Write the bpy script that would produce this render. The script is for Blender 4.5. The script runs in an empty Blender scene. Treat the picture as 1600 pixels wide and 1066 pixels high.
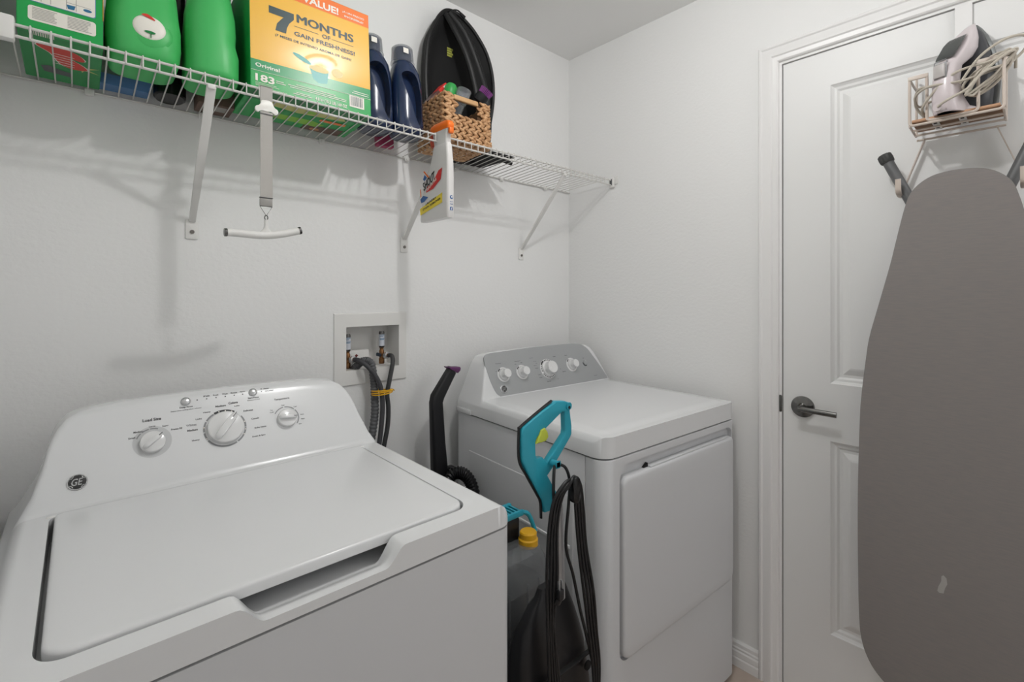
import bpy, bmesh, math, random
from mathutils import Vector, Matrix, noise
random.seed(7)
S = bpy.context.scene
COL = S.collection
PI = math.pi

# ------------------------------------------------------------------ camera
cd = bpy.data.cameras.new('camera'); cam = bpy.data.objects.new('camera', cd); COL.objects.link(cam)
cam.location = (-1.725, -1.5007, 1.313)
cam.rotation_euler = (PI/2, 0, -math.atan(678/747.9))
cd.sensor_width = 36; cd.lens = 748/1600*36; cd.shift_y = -76/1600; cd.clip_start = .02
S.camera = cam
# ------------------------------------------------------------------ light and exposure
w = bpy.data.worlds.new('world'); S.world = w; w.use_nodes = True
w.node_tree.nodes['Background'].inputs[0].default_value = (1, 1, 1, 1)
w.node_tree.nodes['Background'].inputs[1].default_value = .74
def lamp(name, loc, power, r, col=(1, .995, .985)):
    l = bpy.data.lights.new(name, 'POINT'); l.energy = power; l.shadow_soft_size = r; l.color = col
    o = bpy.data.objects.new(name, l); o.location = loc; COL.objects.link(o); return o
lamp('ceiling_lamp_light', (-.945, -1.0, 2.325), 12.8, .025)
lamp('added_fill_light', (-.32, -2.1, 2.05), 5.5, .22)  # soft fill added behind the camera to lift the ambient level
S.view_settings.view_transform = 'Standard'; S.view_settings.look = 'None'
S.view_settings.exposure = 0.0; S.view_settings.gamma = 1
S.view_settings.use_curve_mapping = False

# ------------------------------------------------------------------ materials
def lin(c):
    if isinstance(c, str): c = tuple(int(c[i:i+2], 16)/255 for i in (0, 2, 4))
    return tuple(x/12.92 if x <= .04045 else ((x+.055)/1.055)**2.4 for x in c)+(1,)
def mat(name, col, rough=.5, metal=0., coat=0., bump=None, alpha=1, trans=0., spec=.5, var=None, ior=1.45, sheen=0, cr=.06):
    m = bpy.data.materials.new(name); m.use_nodes = True
    n = m.node_tree.nodes; L = m.node_tree.links; b = n['Principled BSDF']
    b.inputs['Base Color'].default_value = lin(col); b.inputs['Roughness'].default_value = rough
    b.inputs['Metallic'].default_value = metal; b.inputs['Coat Weight'].default_value = coat
    b.inputs['Coat Roughness'].default_value = cr
    b.inputs['Specular IOR Level'].default_value = spec; b.inputs['IOR'].default_value = ior
    b.inputs['Transmission Weight'].default_value = trans; b.inputs['Alpha'].default_value = alpha
    b.inputs['Sheen Weight'].default_value = sheen
    tc = n.new('ShaderNodeTexCoord')
    if bump:
        sc, st, di = bump[:3]
        mp = n.new('ShaderNodeMapping'); L.new(tc.outputs['Object'], mp.inputs[0])
        if len(bump) > 3: mp.inputs['Scale'].default_value = bump[3]
        t = n.new('ShaderNodeTexNoise'); t.inputs['Scale'].default_value = sc; t.inputs['Detail'].default_value = 3
        L.new(mp.outputs[0], t.inputs['Vector'])
        bp = n.new('ShaderNodeBump'); bp.inputs['Strength'].default_value = st; bp.inputs['Distance'].default_value = di
        L.new(t.outputs['Fac'], bp.inputs['Height']); L.new(bp.outputs[0], b.inputs['Normal'])
    if var:
        sc, c2, stretch = var
        mp = n.new('ShaderNodeMapping'); L.new(tc.outputs['Object'], mp.inputs[0]); mp.inputs['Scale'].default_value = stretch
        t = n.new('ShaderNodeTexNoise'); t.inputs['Scale'].default_value = sc; t.inputs['Detail'].default_value = 4
        L.new(mp.outputs[0], t.inputs['Vector'])
        r = n.new('ShaderNodeValToRGB'); r.color_ramp.elements[0].position = .35; r.color_ramp.elements[1].position = .65
        r.color_ramp.elements[0].color = lin(col); r.color_ramp.elements[1].color = lin(c2)
        L.new(t.outputs['Fac'], r.inputs[0]); L.new(r.outputs[0], b.inputs['Base Color'])
    return m
M = {}
M['wall'] = mat('painted_wall', 'ebebea', .62, bump=(75, .35, .0022, (1, 1, 1.3)))
M['ceiling'] = mat('ceiling_paint', 'efefee', .8, bump=(60, .3, .002))
M['trim'] = mat('trim_paint', 'ecebea', .35)
M['door'] = mat('door_paint', 'e9e9e8', .42, bump=(420, .25, .0006, (1, 1, .35)))
M['floor'] = mat('floor_tile', 'c4b5a9', .45, var=(5, 'b3a397', (1, 1, 1)))
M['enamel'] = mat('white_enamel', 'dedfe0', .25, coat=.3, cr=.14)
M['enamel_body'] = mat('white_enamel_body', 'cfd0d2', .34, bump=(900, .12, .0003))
M['dryer_panel'] = mat('silver_panel', 'a5a7a8', .35, metal=.1)
M['knob'] = mat('white_knob', 'dfdfdf', .2, coat=.4)
M['print_dark'] = mat('print_dark', '3a3a3c', .5)
M['print_grey'] = mat('print_grey', '8d8e90', .4)
M['gap'] = mat('gap_dark', '1c1c1d', .7)
M['seam'] = mat('seam_grey', '5c5d5f', .6)
M['badge'] = mat('badge_black', '2a2a2b', .3, coat=.5)
M['silver'] = mat('badge_silver', 'c4c5c6', .25, metal=.7)
M['wire'] = mat('white_vinyl_wire', 'd4d2ce', .38)
M['plastic_w'] = mat('white_plastic', 'e4e3e0', .4)
M['screw'] = mat('screw_metal', '77736e', .35, metal=.8)
M['strap'] = mat('webbing', 'b4b1ac', .8, bump=(900, .5, .0005, (.3, 1, 1)))
M['chrome'] = mat('chrome', '6d6c6b', .22, metal=1)
M['nickel'] = mat('nickel', '7b7a78', .24, metal=1)
M['brass'] = mat('brass', '9a6f48', .35, metal=.7, var=(60, '6e4f35', (1, 1, 1)))
M['hose'] = mat('braided_hose', '47474a', .5, metal=.3, bump=(1500, .6, .0006))
M['hose2'] = mat('rubber_hose', '3a3b3c', .55)
M['drain'] = mat('corrugated_hose', '5a5b5d', .5)
M['black'] = mat('black_plastic', '17171a', .42)
M['black_sh'] = mat('black_gloss', '121214', .25)
M['rubber'] = mat('black_cord', '131315', .45)
M['purple'] = mat('purple_plastic', '5d2a5c', .4)
M['purple2'] = mat('purple_bristle', '7c3a80', .6)
M['teal'] = mat('teal_plastic', '2a9db2', .38)
M['lime'] = mat('lime_plastic', 'b7c243', .45)
M['yellow_cap'] = mat('yellow_plastic', 'e3ac20', .4)
M['tank'] = mat('smoked_tank', 'a5a8aa', .15, trans=.5, alpha=.55, spec=.6)
M['water'] = mat('tank_liquid', '5c5f61', .3)
M['pole'] = mat('silver_pole', 'b4b5b7', .3, metal=.5)
M['cover'] = mat('board_cover', '8b8582', .85, bump=(700, .35, .0005, (1, .12, 1)), var=(300, '868180', (1, .1, 1)))
M['leg'] = mat('grey_tube', '6b6c6d', .42, metal=.3)
M['cap'] = mat('grey_rubber', '3f403f', .6)
M['beige'] = mat('beige_coated_metal', 'd3c6bb', .4)
M['wood'] = mat('cardboard_slats', '9c7a5d', .7, var=(40, '7c5f47', (1, .1, 1)))
M['iron_w'] = mat('iron_shell', 'd3c9cb', .3, coat=.2)
M['iron_d'] = mat('iron_dark', '38393d', .35)
M['iron_s'] = mat('iron_sole', '8f9292', .25, metal=.6)
M['smoke'] = mat('smoked_window', '5a5e5c', .12, coat=.6)
M['cordw'] = mat('cream_cord', 'bdb5a8', .5)
M['scar'] = mat('paint_smear', 'aba7a4', .7)
M['g_green'] = mat('carton_green', '1fa24f', .32)
M['g_dgreen'] = mat('carton_dark_green', '0f7a3c', .35)
M['g_yellow'] = mat('carton_yellow', 'ecb42a', .5, coat=1, cr=.055, bump=(40, .03, .0010, (9, 1, .5)))
M['g_orange'] = mat('carton_orange', 'ee7a34', .3)
M['g_text'] = mat('carton_ink', '34474a', .35)
M['g_white'] = mat('carton_white', 'ece8df', .4)
M['g_red'] = mat('carton_red', 'd1372a', .4)
M['g_lime'] = mat('carton_lime', '8bc540', .4)
M['g_olive'] = mat('carton_olive', 'c3c27a', .5)
M['g_blue'] = mat('carton_blue', '2b6d95', .4)
M['g_teal'] = mat('carton_scoop', '4da7a0', .35)
M['g_txt2'] = mat('carton_small_print', '9a9690', .5)
M['bottle_g'] = mat('green_bottle', '45b561', .42)
M['bottle_b'] = mat('navy_bottle', '1b2b4b', .22, coat=.5)
M['clear'] = mat('clear_plastic', 'dfe3ea', .1, trans=.85, alpha=.6)
M['tray'] = mat('blue_plastic', '3c6f9f', .35)
M['brown'] = mat('brown_card', '6e5a50', .7)
M['wicker'] = mat('seagrass', 'cfa67c', .55, var=(110, 'a1744b', (1, 1, 1)))
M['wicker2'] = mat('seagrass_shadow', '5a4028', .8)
M['bag'] = mat('black_mesh_fabric', '060607', .75, bump=(800, .5, .0008))
M['bag2'] = mat('black_fabric_rim', '0e0e0f', .5)
M['s_white'] = mat('spray_white', 'dcdad8', .3, coat=.2)
M['s_orange'] = mat('spray_orange', 'f07420', .35)
M['s_red'] = mat('label_red', 'cf2f2c', .4)
M['s_blue'] = mat('label_blue', '2a5f9e', .4)
M['s_yel'] = mat('label_yellow', 'ecd437', .4)
M['s_black'] = mat('label_black', '161616', .4)
M['s_dkred'] = mat('trigger_red', 'c0513c', .4)
M['red_handle'] = mat('valve_red', '6d2523', .5)
M['blue_handle'] = mat('valve_blue', '2b3542', .5)
M['sticker'] = mat('sticker', 'cfd3dc', .5)
M['lampm'] = mat('lamp_canopy', 'dddddd', .4)

# ------------------------------------------------------------------ mesh helpers
def new(): return bmesh.new()
def obj(name, bm, m, parent=None, smooth=True, ang=35, mw=None, **props):
    me = bpy.data.meshes.new(name)
    bmesh.ops.recalc_face_normals(bm, faces=bm.faces)
    bm.to_mesh(me); bm.free()
    for x in (m if isinstance(m, (list, tuple)) else [m]): me.materials.append(M[x] if isinstance(x, str) else x)
    if smooth:
        me.polygons.foreach_set('use_smooth', [True]*len(me.polygons))
        try: me.set_sharp_from_angle(angle=math.radians(ang))
        except Exception: pass
    o = bpy.data.objects.new(name, me); COL.objects.link(o)
    if parent is not None: o.parent = parent
    if mw is not None: o.matrix_local = mw
    for k, v in props.items(): o[k] = v
    return o
def thing(name, label, cat, loc=(0, 0, 0), rot=(0, 0, 0), group=None):
    o = bpy.data.objects.new(name, None); COL.objects.link(o); o.location = loc; o.rotation_euler = rot
    o.empty_display_size = .05; o['label'] = label; o['category'] = cat
    if group: o['group'] = group
    return o
def struct(name, bm, m, parent=None, **k):
    o = obj(name, bm, m, parent, **k)
    if parent is None: o['kind'] = 'structure'
    return o
def rel(name, bm, m, root, **k):
    """part given in world coordinates, stored relative to its thing"""
    o = obj(name, bm, m, root, **k)
    o.matrix_parent_inverse = Matrix.Identity(4)
    o.data.transform(rootinv(root)); return o
def rootinv(r):
    mm = Matrix.Identity(4)
    while r is not None:
        mm = (Matrix.LocRotScale(r.location, r.rotation_euler.to_quaternion(), None)) @ mm
        r = r.parent
    return mm.inverted()
def box(bm, a, b, bev=0, seg=2, mx=None):
    r = bmesh.ops.create_cube(bm, size=1)['verts']
    c = [(a[i]+b[i])/2 for i in range(3)]; s = [abs(b[i]-a[i]) for i in range(3)]
    for v in r: v.co = Vector((v.co.x*s[0]+c[0], v.co.y*s[1]+c[1], v.co.z*s[2]+c[2]))
    if bev:
        es = list({e for v in r for e in v.link_edges})
        r = bmesh.ops.bevel(bm, geom=es, offset=bev, segments=seg, affect='EDGES', profile=.5)['verts']
    if mx is not None:
        seen = set(r); st = list(r)
        while st:
            v = st.pop()
            for e in v.link_edges:
                o = e.other_vert(v)
                if o not in seen: seen.add(o); st.append(o)
        for v in seen: v.co = mx @ v.co
    return bm
def frame(o, u, v, n=None):
    u = Vector(u).normalized(); v = Vector(v).normalized(); n = Vector(n).normalized() if n else u.cross(v)
    m = Matrix.Identity(4)
    for i in range(3): m[i][0] = u[i]; m[i][1] = v[i]; m[i][2] = n[i]; m[i][3] = o[i]
    return m
def rrect(x0, x1, y0, y1, r, n=6):
    p = []
    rr = r if isinstance(r, (list, tuple)) else (r,)*4
    for (cx, cy, a), q in zip(((x1, y1, 0), (x0, y1, 90), (x0, y0, 180), (x1, y0, 270)), rr):
        sx = -1 if cx == x1 else 1; sy = -1 if cy == y1 else 1
        for i in range(n+1):
            t = math.radians(a+90*i/n); p.append((cx+sx*q+q*math.cos(t), cy+sy*q+q*math.sin(t)))
    return p
def circ(cx, cy, r, n=32, ry=None):
    return [(cx+r*math.cos(2*PI*i/n), cy+(ry or r)*math.sin(2*PI*i/n)) for i in range(n)]
def prism(bm, poly, z0, z1, mx=None, bev=0, seg=2, mi=0):
    mx = mx or Matrix.Identity(4)
    a = [bm.verts.new(mx @ Vector((p[0], p[1], z0))) for p in poly]
    b = [bm.verts.new(mx @ Vector((p[0], p[1], z1))) for p in poly]
    n = len(poly); fs = []
    f1 = bm.faces.new(a[::-1]); f2 = bm.faces.new(b); fs += [f1, f2]
    for i in range(n): fs.append(bm.faces.new((a[i], a[(i+1) % n], b[(i+1) % n], b[i])))
    for f in fs: f.material_index = mi
    if bev:
        es = list(f2.edges)
        bmesh.ops.bevel(bm, geom=es, offset=bev, segments=seg, affect='EDGES', profile=.5)
    return bm
def flat(bm, poly, h, mx, mi=0):
    f = bm.faces.new([bm.verts.new(mx @ Vector((p[0], p[1], h))) for p in poly]); f.material_index = mi; return f
def rings(bm, rs, closed=True, cap=True):
    """connect successive rings of 3-D points"""
    vs = [[bm.verts.new(Vector(p)) for p in r] for r in rs]; n = len(vs[0])
    for a, b in zip(vs, vs[1:]):
        for i in range(n if closed else n-1):
            j = (i+1) % n
            bm.faces.new((a[i], a[j], b[j], b[i]))
    if cap and closed: bm.faces.new(vs[0][::-1]); bm.faces.new(vs[-1])
    return bm
def lathe(bm, prof, mx=None, n=28, cap=True):
    mx = mx or Matrix.Identity(4)
    return rings(bm, [[mx @ Vector((r*math.cos(2*PI*i/n), r*math.sin(2*PI*i/n), z)) for i in range(n)] for r, z in prof], True, cap)
def spline(pts, k=8, closed=False):
    P = [Vector(p) for p in pts]; n = len(P); out = []
    rng = range(n if closed else n-1)
    for i in rng:
        if closed: a, b, c, d = P[(i-1) % n], P[i], P[(i+1) % n], P[(i+2) % n]
        else: a, b, c, d = P[max(i-1, 0)], P[i], P[i+1], P[min(i+2, n-1)]
        for j in range(k):
            t = j/k
            out.append(.5*((2*b)+(c-a)*t+(2*a-5*b+4*c-d)*t*t+(3*b-a-3*c+d)*t**3))
    if not closed: out.append(P[-1])
    return out
def tube(bm, pts, r, n=10, closed=False, sq=None, up=None):
    P = [Vector(p) for p in pts]; m = len(P); rs = []
    rad = r if callable(r) else (lambda t: r)
    T = []
    for i in range(m):
        if closed: t = P[(i+1) % m]-P[i-1]
        else: t = P[min(i+1, m-1)]-P[max(i-1, 0)]
        T.append(t.normalized() if t.length > 0 else Vector((0, 0, 1)))
    u = Vector(up) if up else (Vector((0, 0, 1)) if abs(T[0].z) < .9 else Vector((1, 0, 0)))
    u = (u-T[0]*u.dot(T[0])).normalized()
    for i in range(m):
        u = (u-T[i]*u.dot(T[i])).normalized(); v = T[i].cross(u); q = rad(i/(m-1))
        s = sq or (1, 1)
        rs.append([P[i]+(u*math.cos(2*PI*k/n)*s[0]+v*math.sin(2*PI*k/n)*s[1])*q for k in range(n)])
    if closed:
        rings(bm, rs+[rs[0]], True, False); bmesh.ops.remove_doubles(bm, verts=bm.verts, dist=1e-7)
    else: rings(bm, rs)
    return bm
def cyl(bm, a, b, r, n=16, r2=None):
    a = Vector(a); b = Vector(b); return tube(bm, [a, b], (lambda t: r+(((r2 if r2 is not None else r)-r)*t)), n)
_txt = {}
def text(bm, s, x0, x1, y0, y1, mx, h=.0004, bold=.0, shear=0, mi=0, path=None):
    """lettering fitted to a rectangle of the face frame mx"""
    key = (s, bold, shear)
    if key not in _txt:
        c = bpy.data.curves.new('t', 'FONT'); c.body = s; c.size = 1; c.offset = bold; c.shear = shear; c.resolution_u = 3
        o = bpy.data.objects.new('t', c); COL.objects.link(o)
        bpy.context.view_layer.update()
        e = o.evaluated_get(bpy.context.evaluated_depsgraph_get()); me = e.to_mesh()
        _txt[key] = ([v.co.copy() for v in me.vertices], [tuple(p.vertices) for p in me.polygons])
        e.to_mesh_clear(); bpy.data.objects.remove(o); bpy.data.curves.remove(c)
    vs, fs = _txt[key]
    if not vs: return bm
    a = min(v.x for v in vs); b = max(v.x for v in vs); c_ = min(v.y for v in vs); d = max(v.y for v in vs)
    if y1 is None: y1 = y0+(d-c_)*(x1-x0)/(b-a)
    N = []
    for v in vs:
        p = Vector((x0+(v.x-a)/(b-a)*(x1-x0), y0+(v.y-c_)/(d-c_)*(y1-y0), h))
        if path: p = path(p)
        N.append(bm.verts.new(mx @ p))
    for f in fs:
        try: q = bm.faces.new([N[i] for i in f]); q.material_index = mi
        except ValueError: pass
    return bm
def T(bm, mx): bmesh.ops.transform(bm, matrix=mx, verts=bm.verts); return bm
def boolean(a, cutter_bm, ang=35):
    """cut a mesh object with a closed bmesh"""
    me = bpy.data.meshes.new('c'); bmesh.ops.recalc_face_normals(cutter_bm, faces=cutter_bm.faces); cutter_bm.to_mesh(me); cutter_bm.free()
    c = bpy.data.objects.new('c', me); COL.objects.link(c)
    md = a.modifiers.new('b', 'BOOLEAN'); md.operation = 'DIFFERENCE'; md.object = c; md.solver = 'EXACT'
    par = a.parent; a.parent = None; ml = a.matrix_local.copy()
    bpy.context.view_layer.update()
    dg = bpy.context.evaluated_depsgraph_get()
    nm = bpy.data.meshes.new_from_object(a.evaluated_get(dg)); a.modifiers.clear(); a.data = nm; a.parent = par
    bpy.data.objects.remove(c)
    a.data.polygons.foreach_set('use_smooth', [True]*len(a.data.polygons))
    a.data.set_sharp_from_angle(angle=math.radians(ang))
    return a
def interp(tab, x):
    if x <= tab[0][0]: return tab[0][1]
    for (a, b), (c, d) in zip(tab, tab[1:]):
        if x <= c: return b+(d-b)*(x-a)/(c-a)
    return tab[-1][1]
def smin(a, b, k):
    h = max(k-abs(a-b), 0)/k; return min(a, b)-h*h*k*.25
def sstep(x): x = max(0, min(1, x)); return x*x*(3-2*x)

# ================================================================== the room
CZ = 2.412; YF = -2.5; XL = -1.862
b = new(); box(b, (XL-.1, YF-1.5, -.1), (.1, .1, 0)); struct('floor', b, 'floor', smooth=False)
b = new(); box(b, (XL-.1, YF, CZ), (.1, .1, CZ+.1)); struct('ceiling', b, 'ceiling', smooth=False)
# back wall with the rough opening of the laundry outlet box
hx0, hx1, hz0, hz1 = -1.089, -.897, 1.058, 1.203
b = new()
box(b, (XL-.1, 0, 0), (hx0, .1, CZ)); box(b, (hx1, 0, 0), (.1, .1, CZ))
box(b, (hx0, 0, 0), (hx1, .1, hz0)); box(b, (hx0, 0, hz1), (hx1, .1, CZ))
struct('wall_back', b, 'wall', smooth=False)
b = new(); box(b, (XL-.1, YF, 0), (XL, 0, CZ)); struct('wall_left', b, 'wall', smooth=False)
DY0, DY1, DZ = -.9275, -1.795, 2.0675
b = new()
box(b, (0, DY0+.018, 0), (.12, 0, CZ)); box(b, (0, DY1-.018, DZ+.018), (.12, DY0+.018, CZ)); box(b, (0, YF, 0), (.12, DY1-.018, CZ))
struct('wall_right', b, 'wall', smooth=False)
b = new(); box(b, (XL-.1, YF-.1, 0), (-1.15, YF, CZ)); box(b, (-1.15, YF-.1, 2.3), (.1, YF, CZ)); struct('wall_front', b, 'wall', smooth=False)  # unseen wall; opening set to the right so world light brightens the dryer
# small nick in the wall above the casing
b = new(); box(b, (-.0012, -.895, 2.1255), (.001, -.9045, 2.1272), mx=None)
o = obj('wall_scratch', b, 'print_grey'); o['kind'] = 'structure'; o.name = 'trim_3'
# door frame: jamb + casing
b = new()
box(b, (-.002, DY0, 0), (.12, DY0+.018, DZ)); box(b, (-.002, DY1-.018, 0), (.12, DY1, DZ)); box(b, (-.002, DY1-.018, DZ), (.12, DY0+.018, DZ+.018))
struct('trim_1', b, 'trim', smooth=False)
prof = [(0, 0), (0, .010), (.004, .014), (.010, .0155), (.014, .012), (.017, .0125), (.034, .0185), (.042, .0185), (.046, .0145), (.052, .013), (.058, .0125), (.062, .009), (.064, 0)]
b = new()
def casing(c):   # c: distance outward from opening edge at the outer side -> loops along the U path
    ow = .0665
    rs = []
    for d, h in prof:
        q = ow-d+.004
        rs.append([Vector((-h, DY0+q, 0)), Vector((-h, DY0+q, DZ+q)), Vector((-h, DY1-q, DZ+q)), Vector((-h, DY1-q, 0))])
    rings(c, rs, False, False)
casing(b); struct('trim_2', b, 'trim', ang=25)
# baseboards
bp = [(0, 0), (.0135, 0), (.0135, .028), (.011, .033), (.0125, .036), (.0125, .052), (.009, .057), (.0105, .060), (.0105, .064), (.008, .068), (.0085, .080), (.004, .086), (0, .087)]
def base(name, f):
    b = new(); rings(b, [[f(p[0], p[1], t) for p in bp] for t in (0, 1)]); struct(name, b, 'trim', ang=20)
base('baseboard_right', lambda d, z, t: Vector((-d, -.8575 if t else 0, z)))
base('baseboard_back', lambda d, z, t: Vector((XL if t else 0, -d, z)))
base('baseboard_left', lambda d, z, t: Vector((XL+d, YF if t else 0, z)))

# ---------------------------------------------------------------- door leaf
b = new()
y0, y1 = DY0-.0028, DY1+.003; z0, z1 = .014, DZ-.003; xf = .0035
PY0, PY1 = -1.0639, y0+y1+1.0639
holes = [(.252, .8511), (1.0301, 1.9557)]
def q(ya, yb, za, zb, x=xf):
    b.faces.new([b.verts.new((x, ya, za)), b.verts.new((x, yb, za)), b.verts.new((x, yb, zb)), b.verts.new((x, ya, zb))])
q(y0, PY0, z0, z1); q(PY1, y1, z0, z1)
zz = [z0]+[v for h in holes for v in h]+[z1]
for i in (0, 2, 4): q(PY0, PY1, zz[i], zz[i+1])
ins = [(0, 0), (.003, .0035), (.009, .0075), (.016, .0085), (.022, .0125), (.030, .0125), (.046, .005), (.052, .0035)]
for ha, hb in holes:
    rs = [[(xf+d, PY0-i, ha+i), (xf+d, PY1+i, ha+i), (xf+d, PY1+i, hb-i), (xf+d, PY0-i, hb-i)] for i, d in ins]
    rings(b, rs, True, False)
    i, d = ins[-1]; q(PY0-i, PY1+i, ha+i, hb-i, xf+d)
for ya, yb, za, zb in ((y0, y0, z0, z1), (y1, y1, z0, z1)):
    b.faces.new([b.verts.new(p) for p in ((xf, ya, za), (xf+.035, ya, za), (xf+.035, ya, zb), (xf, ya, zb))])
for za in (z0, z1): b.faces.new([b.verts.new(p) for p in ((xf, y0, za), (xf+.035, y0, za), (xf+.035, y1, za), (xf, y1, za))])
q(y0, y1, z0, z1, xf+.035)
bmesh.ops.remove_doubles(b, verts=b.verts, dist=1e-6)
door = struct('door_1', b, 'door', smooth=False)
# lever handle
hy, hz = -.9885, .9455
hm = frame((xf, hy, hz), (0, -1, 0), (0, 0, 1), (-1, 0, 0))
b = new(); lathe(b, [(.0335, 0), (.034, .004), (.0325, .0085), (.018, .0105), (.0125, .012), (.011, .03), (.0105, .048), (0.001, .0485)], hm, 40)
hd = obj('door_handle', b, 'nickel', door)
b = new(); tube(b, [(xf-.042, hy+.004, hz), (xf-.044, hy-.01, hz), (xf-.044, hy-.05, hz-.001), (xf-.043, hy-.102, hz-.002)], .0085, 16, sq=(1, .75)); obj('lever', b, 'nickel', hd)
b = new(); box(b, (-.0045, DY0-.0005, .918), (.001, DY0+.010, .974), .004); obj('strike_plate', b, 'chrome', door)

# ---------------------------------------------------------------- ceiling lamp (out of frame, gives the room its light)
t = thing('unseen_ceiling_light', 'small white ceiling lamp above the room centre', 'lamp', (-.945, -1.0, CZ))
b = new(); lathe(b, [(.06, 0), (.06, -.012), (.02, -.02), (.02, -.032), (.001, -.033)]); obj('canopy', b, 'lampm', t)

t = thing('unseen_ceiling_light', 'unseen white canopy added above the fill light behind the camera', 'lamp', (-.32, -2.1, CZ))  # fixture added to go with the fill light, never in view
b = new(); lathe(b, [(.09, 0), (.09, -.02), (.03, -.03), (.03, -.035), (.001, -.036)]); obj('canopy', b, 'lampm', t)

# ---------------------------------------------------------------- laundry outlet box in the wall
t = thing('outlet_box', 'white recessed plastic washer supply box in the back wall', 'outlet box', (-.995, 0, 1.13))
b = new()
fx0, fx1, fz0, fz1 = -1.127, -.869, 1.011, 1.2455
rs = [[(x, y, z) for x, z in ((fx0+i, fz0+i), (fx1-i, fz0+i), (fx1-i, fz1-i), (fx0+i, fz1-i))] for i, y in ((0, -.0005), (.001, -.004), (.003, -.005))]
rs.append([(hx0+.002, -.005, hz0+.002), (hx1-.002, -.005, hz0+.002), (hx1-.002, -.005, hz1-.002), (hx0+.002, -.005, hz1-.002)])
rs.append([(hx0+.004, .08, hz0+.004), (hx1-.004, .08, hz0+.004), (hx1-.004, .08, hz1-.004), (hx0+.004, .08, hz1-.004)])
rings(b, rs, True, False); b.faces.new([b.verts.new(p) for p in rs[-1]])
rel('housing', b, 'plastic_w', t, ang=20)
b = new(); box(b, (-1.065, .046, 1.064), (-.985, .078, 1.118), .003); rel('drain_block', b, 'plastic_w', t)
def valve(x, z0, hm_, hx, off):
    v = thing('water_valve', 'brass stop valve with %s handle, %s in the white wall box' % off, 'valve', (x, .035, z0), group='valves in the wall box')
    b = new(); lathe(b, [(.008, 0), (.0095, .002), (.0095, .018), (.0075, .02), (.0085, .024), (.0085, .045), (.006, .05), (.0075, .056)], n=18)
    cyl(b, (0, 0, .032), (.012, -.03, .03), .0065); obj('body', b, 'brass', v)
    b = new(); lathe(b, [(.0085, .056), (.0095, .058), (.0095, .108), (.0085, .112), (.001, .1125)], n=20); obj('arrestor', b, 'chrome', v)
    b = new(); lathe(b, [(.0098, .062), (.0098, .102)], n=20, cap=False); obj('sticker', b, 'sticker', v)
    b = new()
    for zz_, w_ in ((.099, .9), (.094, .5), (.086, .9), (.083, .7)):
        for k in range(3): pass
        rings(b, [[Vector((.00995*math.cos(a), .00995*math.sin(a), zz_+d)) for a in [math.radians(-150+w_*i*12) for i in range(11)]] for d in (0, .0018)], False, False)
    obj('sticker_print', b, 'g_blue', v)
    b = new(); tube(b, [(hx*.008, -.008, .03), (hx*.018, -.014, .034), (hx*.026, -.016, .044 if hx > 0 else .036)], .0042 if hx > 0 else .006, 8, sq=(1, .6)); obj('handle', b, hm_, v)
    b = new(); m = frame((.012, -.028, .03), (1, 0, 0), (0, .2, 1)); 
    lathe(b, [(.0085, 0), (.0115, .001), (.0115, .012), (.009, .0135), (.006, .018), (.001, .0182)], frame((.010, -.026, .031), (.1, .2, 1), (1, .3, 0)), 12)
    obj('coupling_nut', b, 'silver', v)
valve(-1.0655, 1.0625, 'red_handle', 1, ('red', 'the left one'))
valve(-.9440, 1.0660, 'blue_handle', -1, ('blue', 'the right one'))
HB = (.008, -.052)
def hose(name, label, pts, r, m, grp='washer fill hoses', bumps=None):
    b = new(); P = spline(pts, 10)
    tube(b, P, r, 14); o = obj(name, b, m); o['label'] = label; o['category'] = 'hose'
    if grp: o['group'] = grp
    return o
hose('fill_hose', 'grey braided washer fill hose from the left valve, crossing the others', [(-1.0535, .006, 1.093), (-1.050, -.018, 1.092), (-1.036, -.040, 1.078), (-1.012, -.054, 1.044), (-.996, -.060, 1.005), (-.992, -.066, .95), (-1.0, -.073, .88), (-1.014, -.080, .80), (-1.022, -.085, .70), (-1.03, -.09, .45), (-1.05, -.09, .20), (-1.09, -.09, .06)], .0075, 'hose')
hose('fill_hose', 'dark braided washer fill hose from the right valve, hanging on the right side', [(-.9315, .006, 1.0965), (-.930, -.014, 1.094), (-.9350, -.026, 1.07), (-.950, -.034, 1.02), (-.962, -.040, .975), (-.961, -.046, .93), (-.967, -.052, .87), (-.985, -.056, .79), (-.993, -.060, .70), (-1.0, -.06, .45), (-1.02, -.06, .20), (-1.07, -.06, .06)], .0075, 'hose2')
P = spline([(-1.047, .045, 1.045), (-1.045, .015, 1.068), (-1.03, -.008, 1.088), (-1.012, -.024, 1.08), (-1.006, -.032, 1.03), (-1.007, -.040, .98), (-1.010, -.048, .92), (-1.022, -.055, .86), (-1.035, -.06, .80), (-1.045, -.06, .70), (-1.055, -.06, .50), (-1.06, -.06, .30), (-1.09, -.06, .12)], 26)
b = new(); tube(b, P, lambda t: .0122+.0009*math.sin(t*len(P)*1.3), 16)
o = obj('drain_hose', b, 'drain'); o['label'] = 'thick grey corrugated washer drain hose looping out of the wall box'; o['category'] = 'hose'
b = new()
for k in range(3): tube(b, [Vector((-.985+.034*math.cos(a), -.050+.028*math.sin(a), .9835+.004*k+.003*math.cos(a+k))) for a in [2*PI*i/24 for i in range(24)]], .0022, 6, True)
tube(b, spline([(-.965, -.058, .99), (-.955, -.064, .993), (-.948, -.062, .988)], 5), .002, 6)
o = obj('hose_tie', b, 'yellow_cap'); o['label'] = 'yellow tie bundling the hoses below the wall box'; o['category'] = 'tie'

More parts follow.
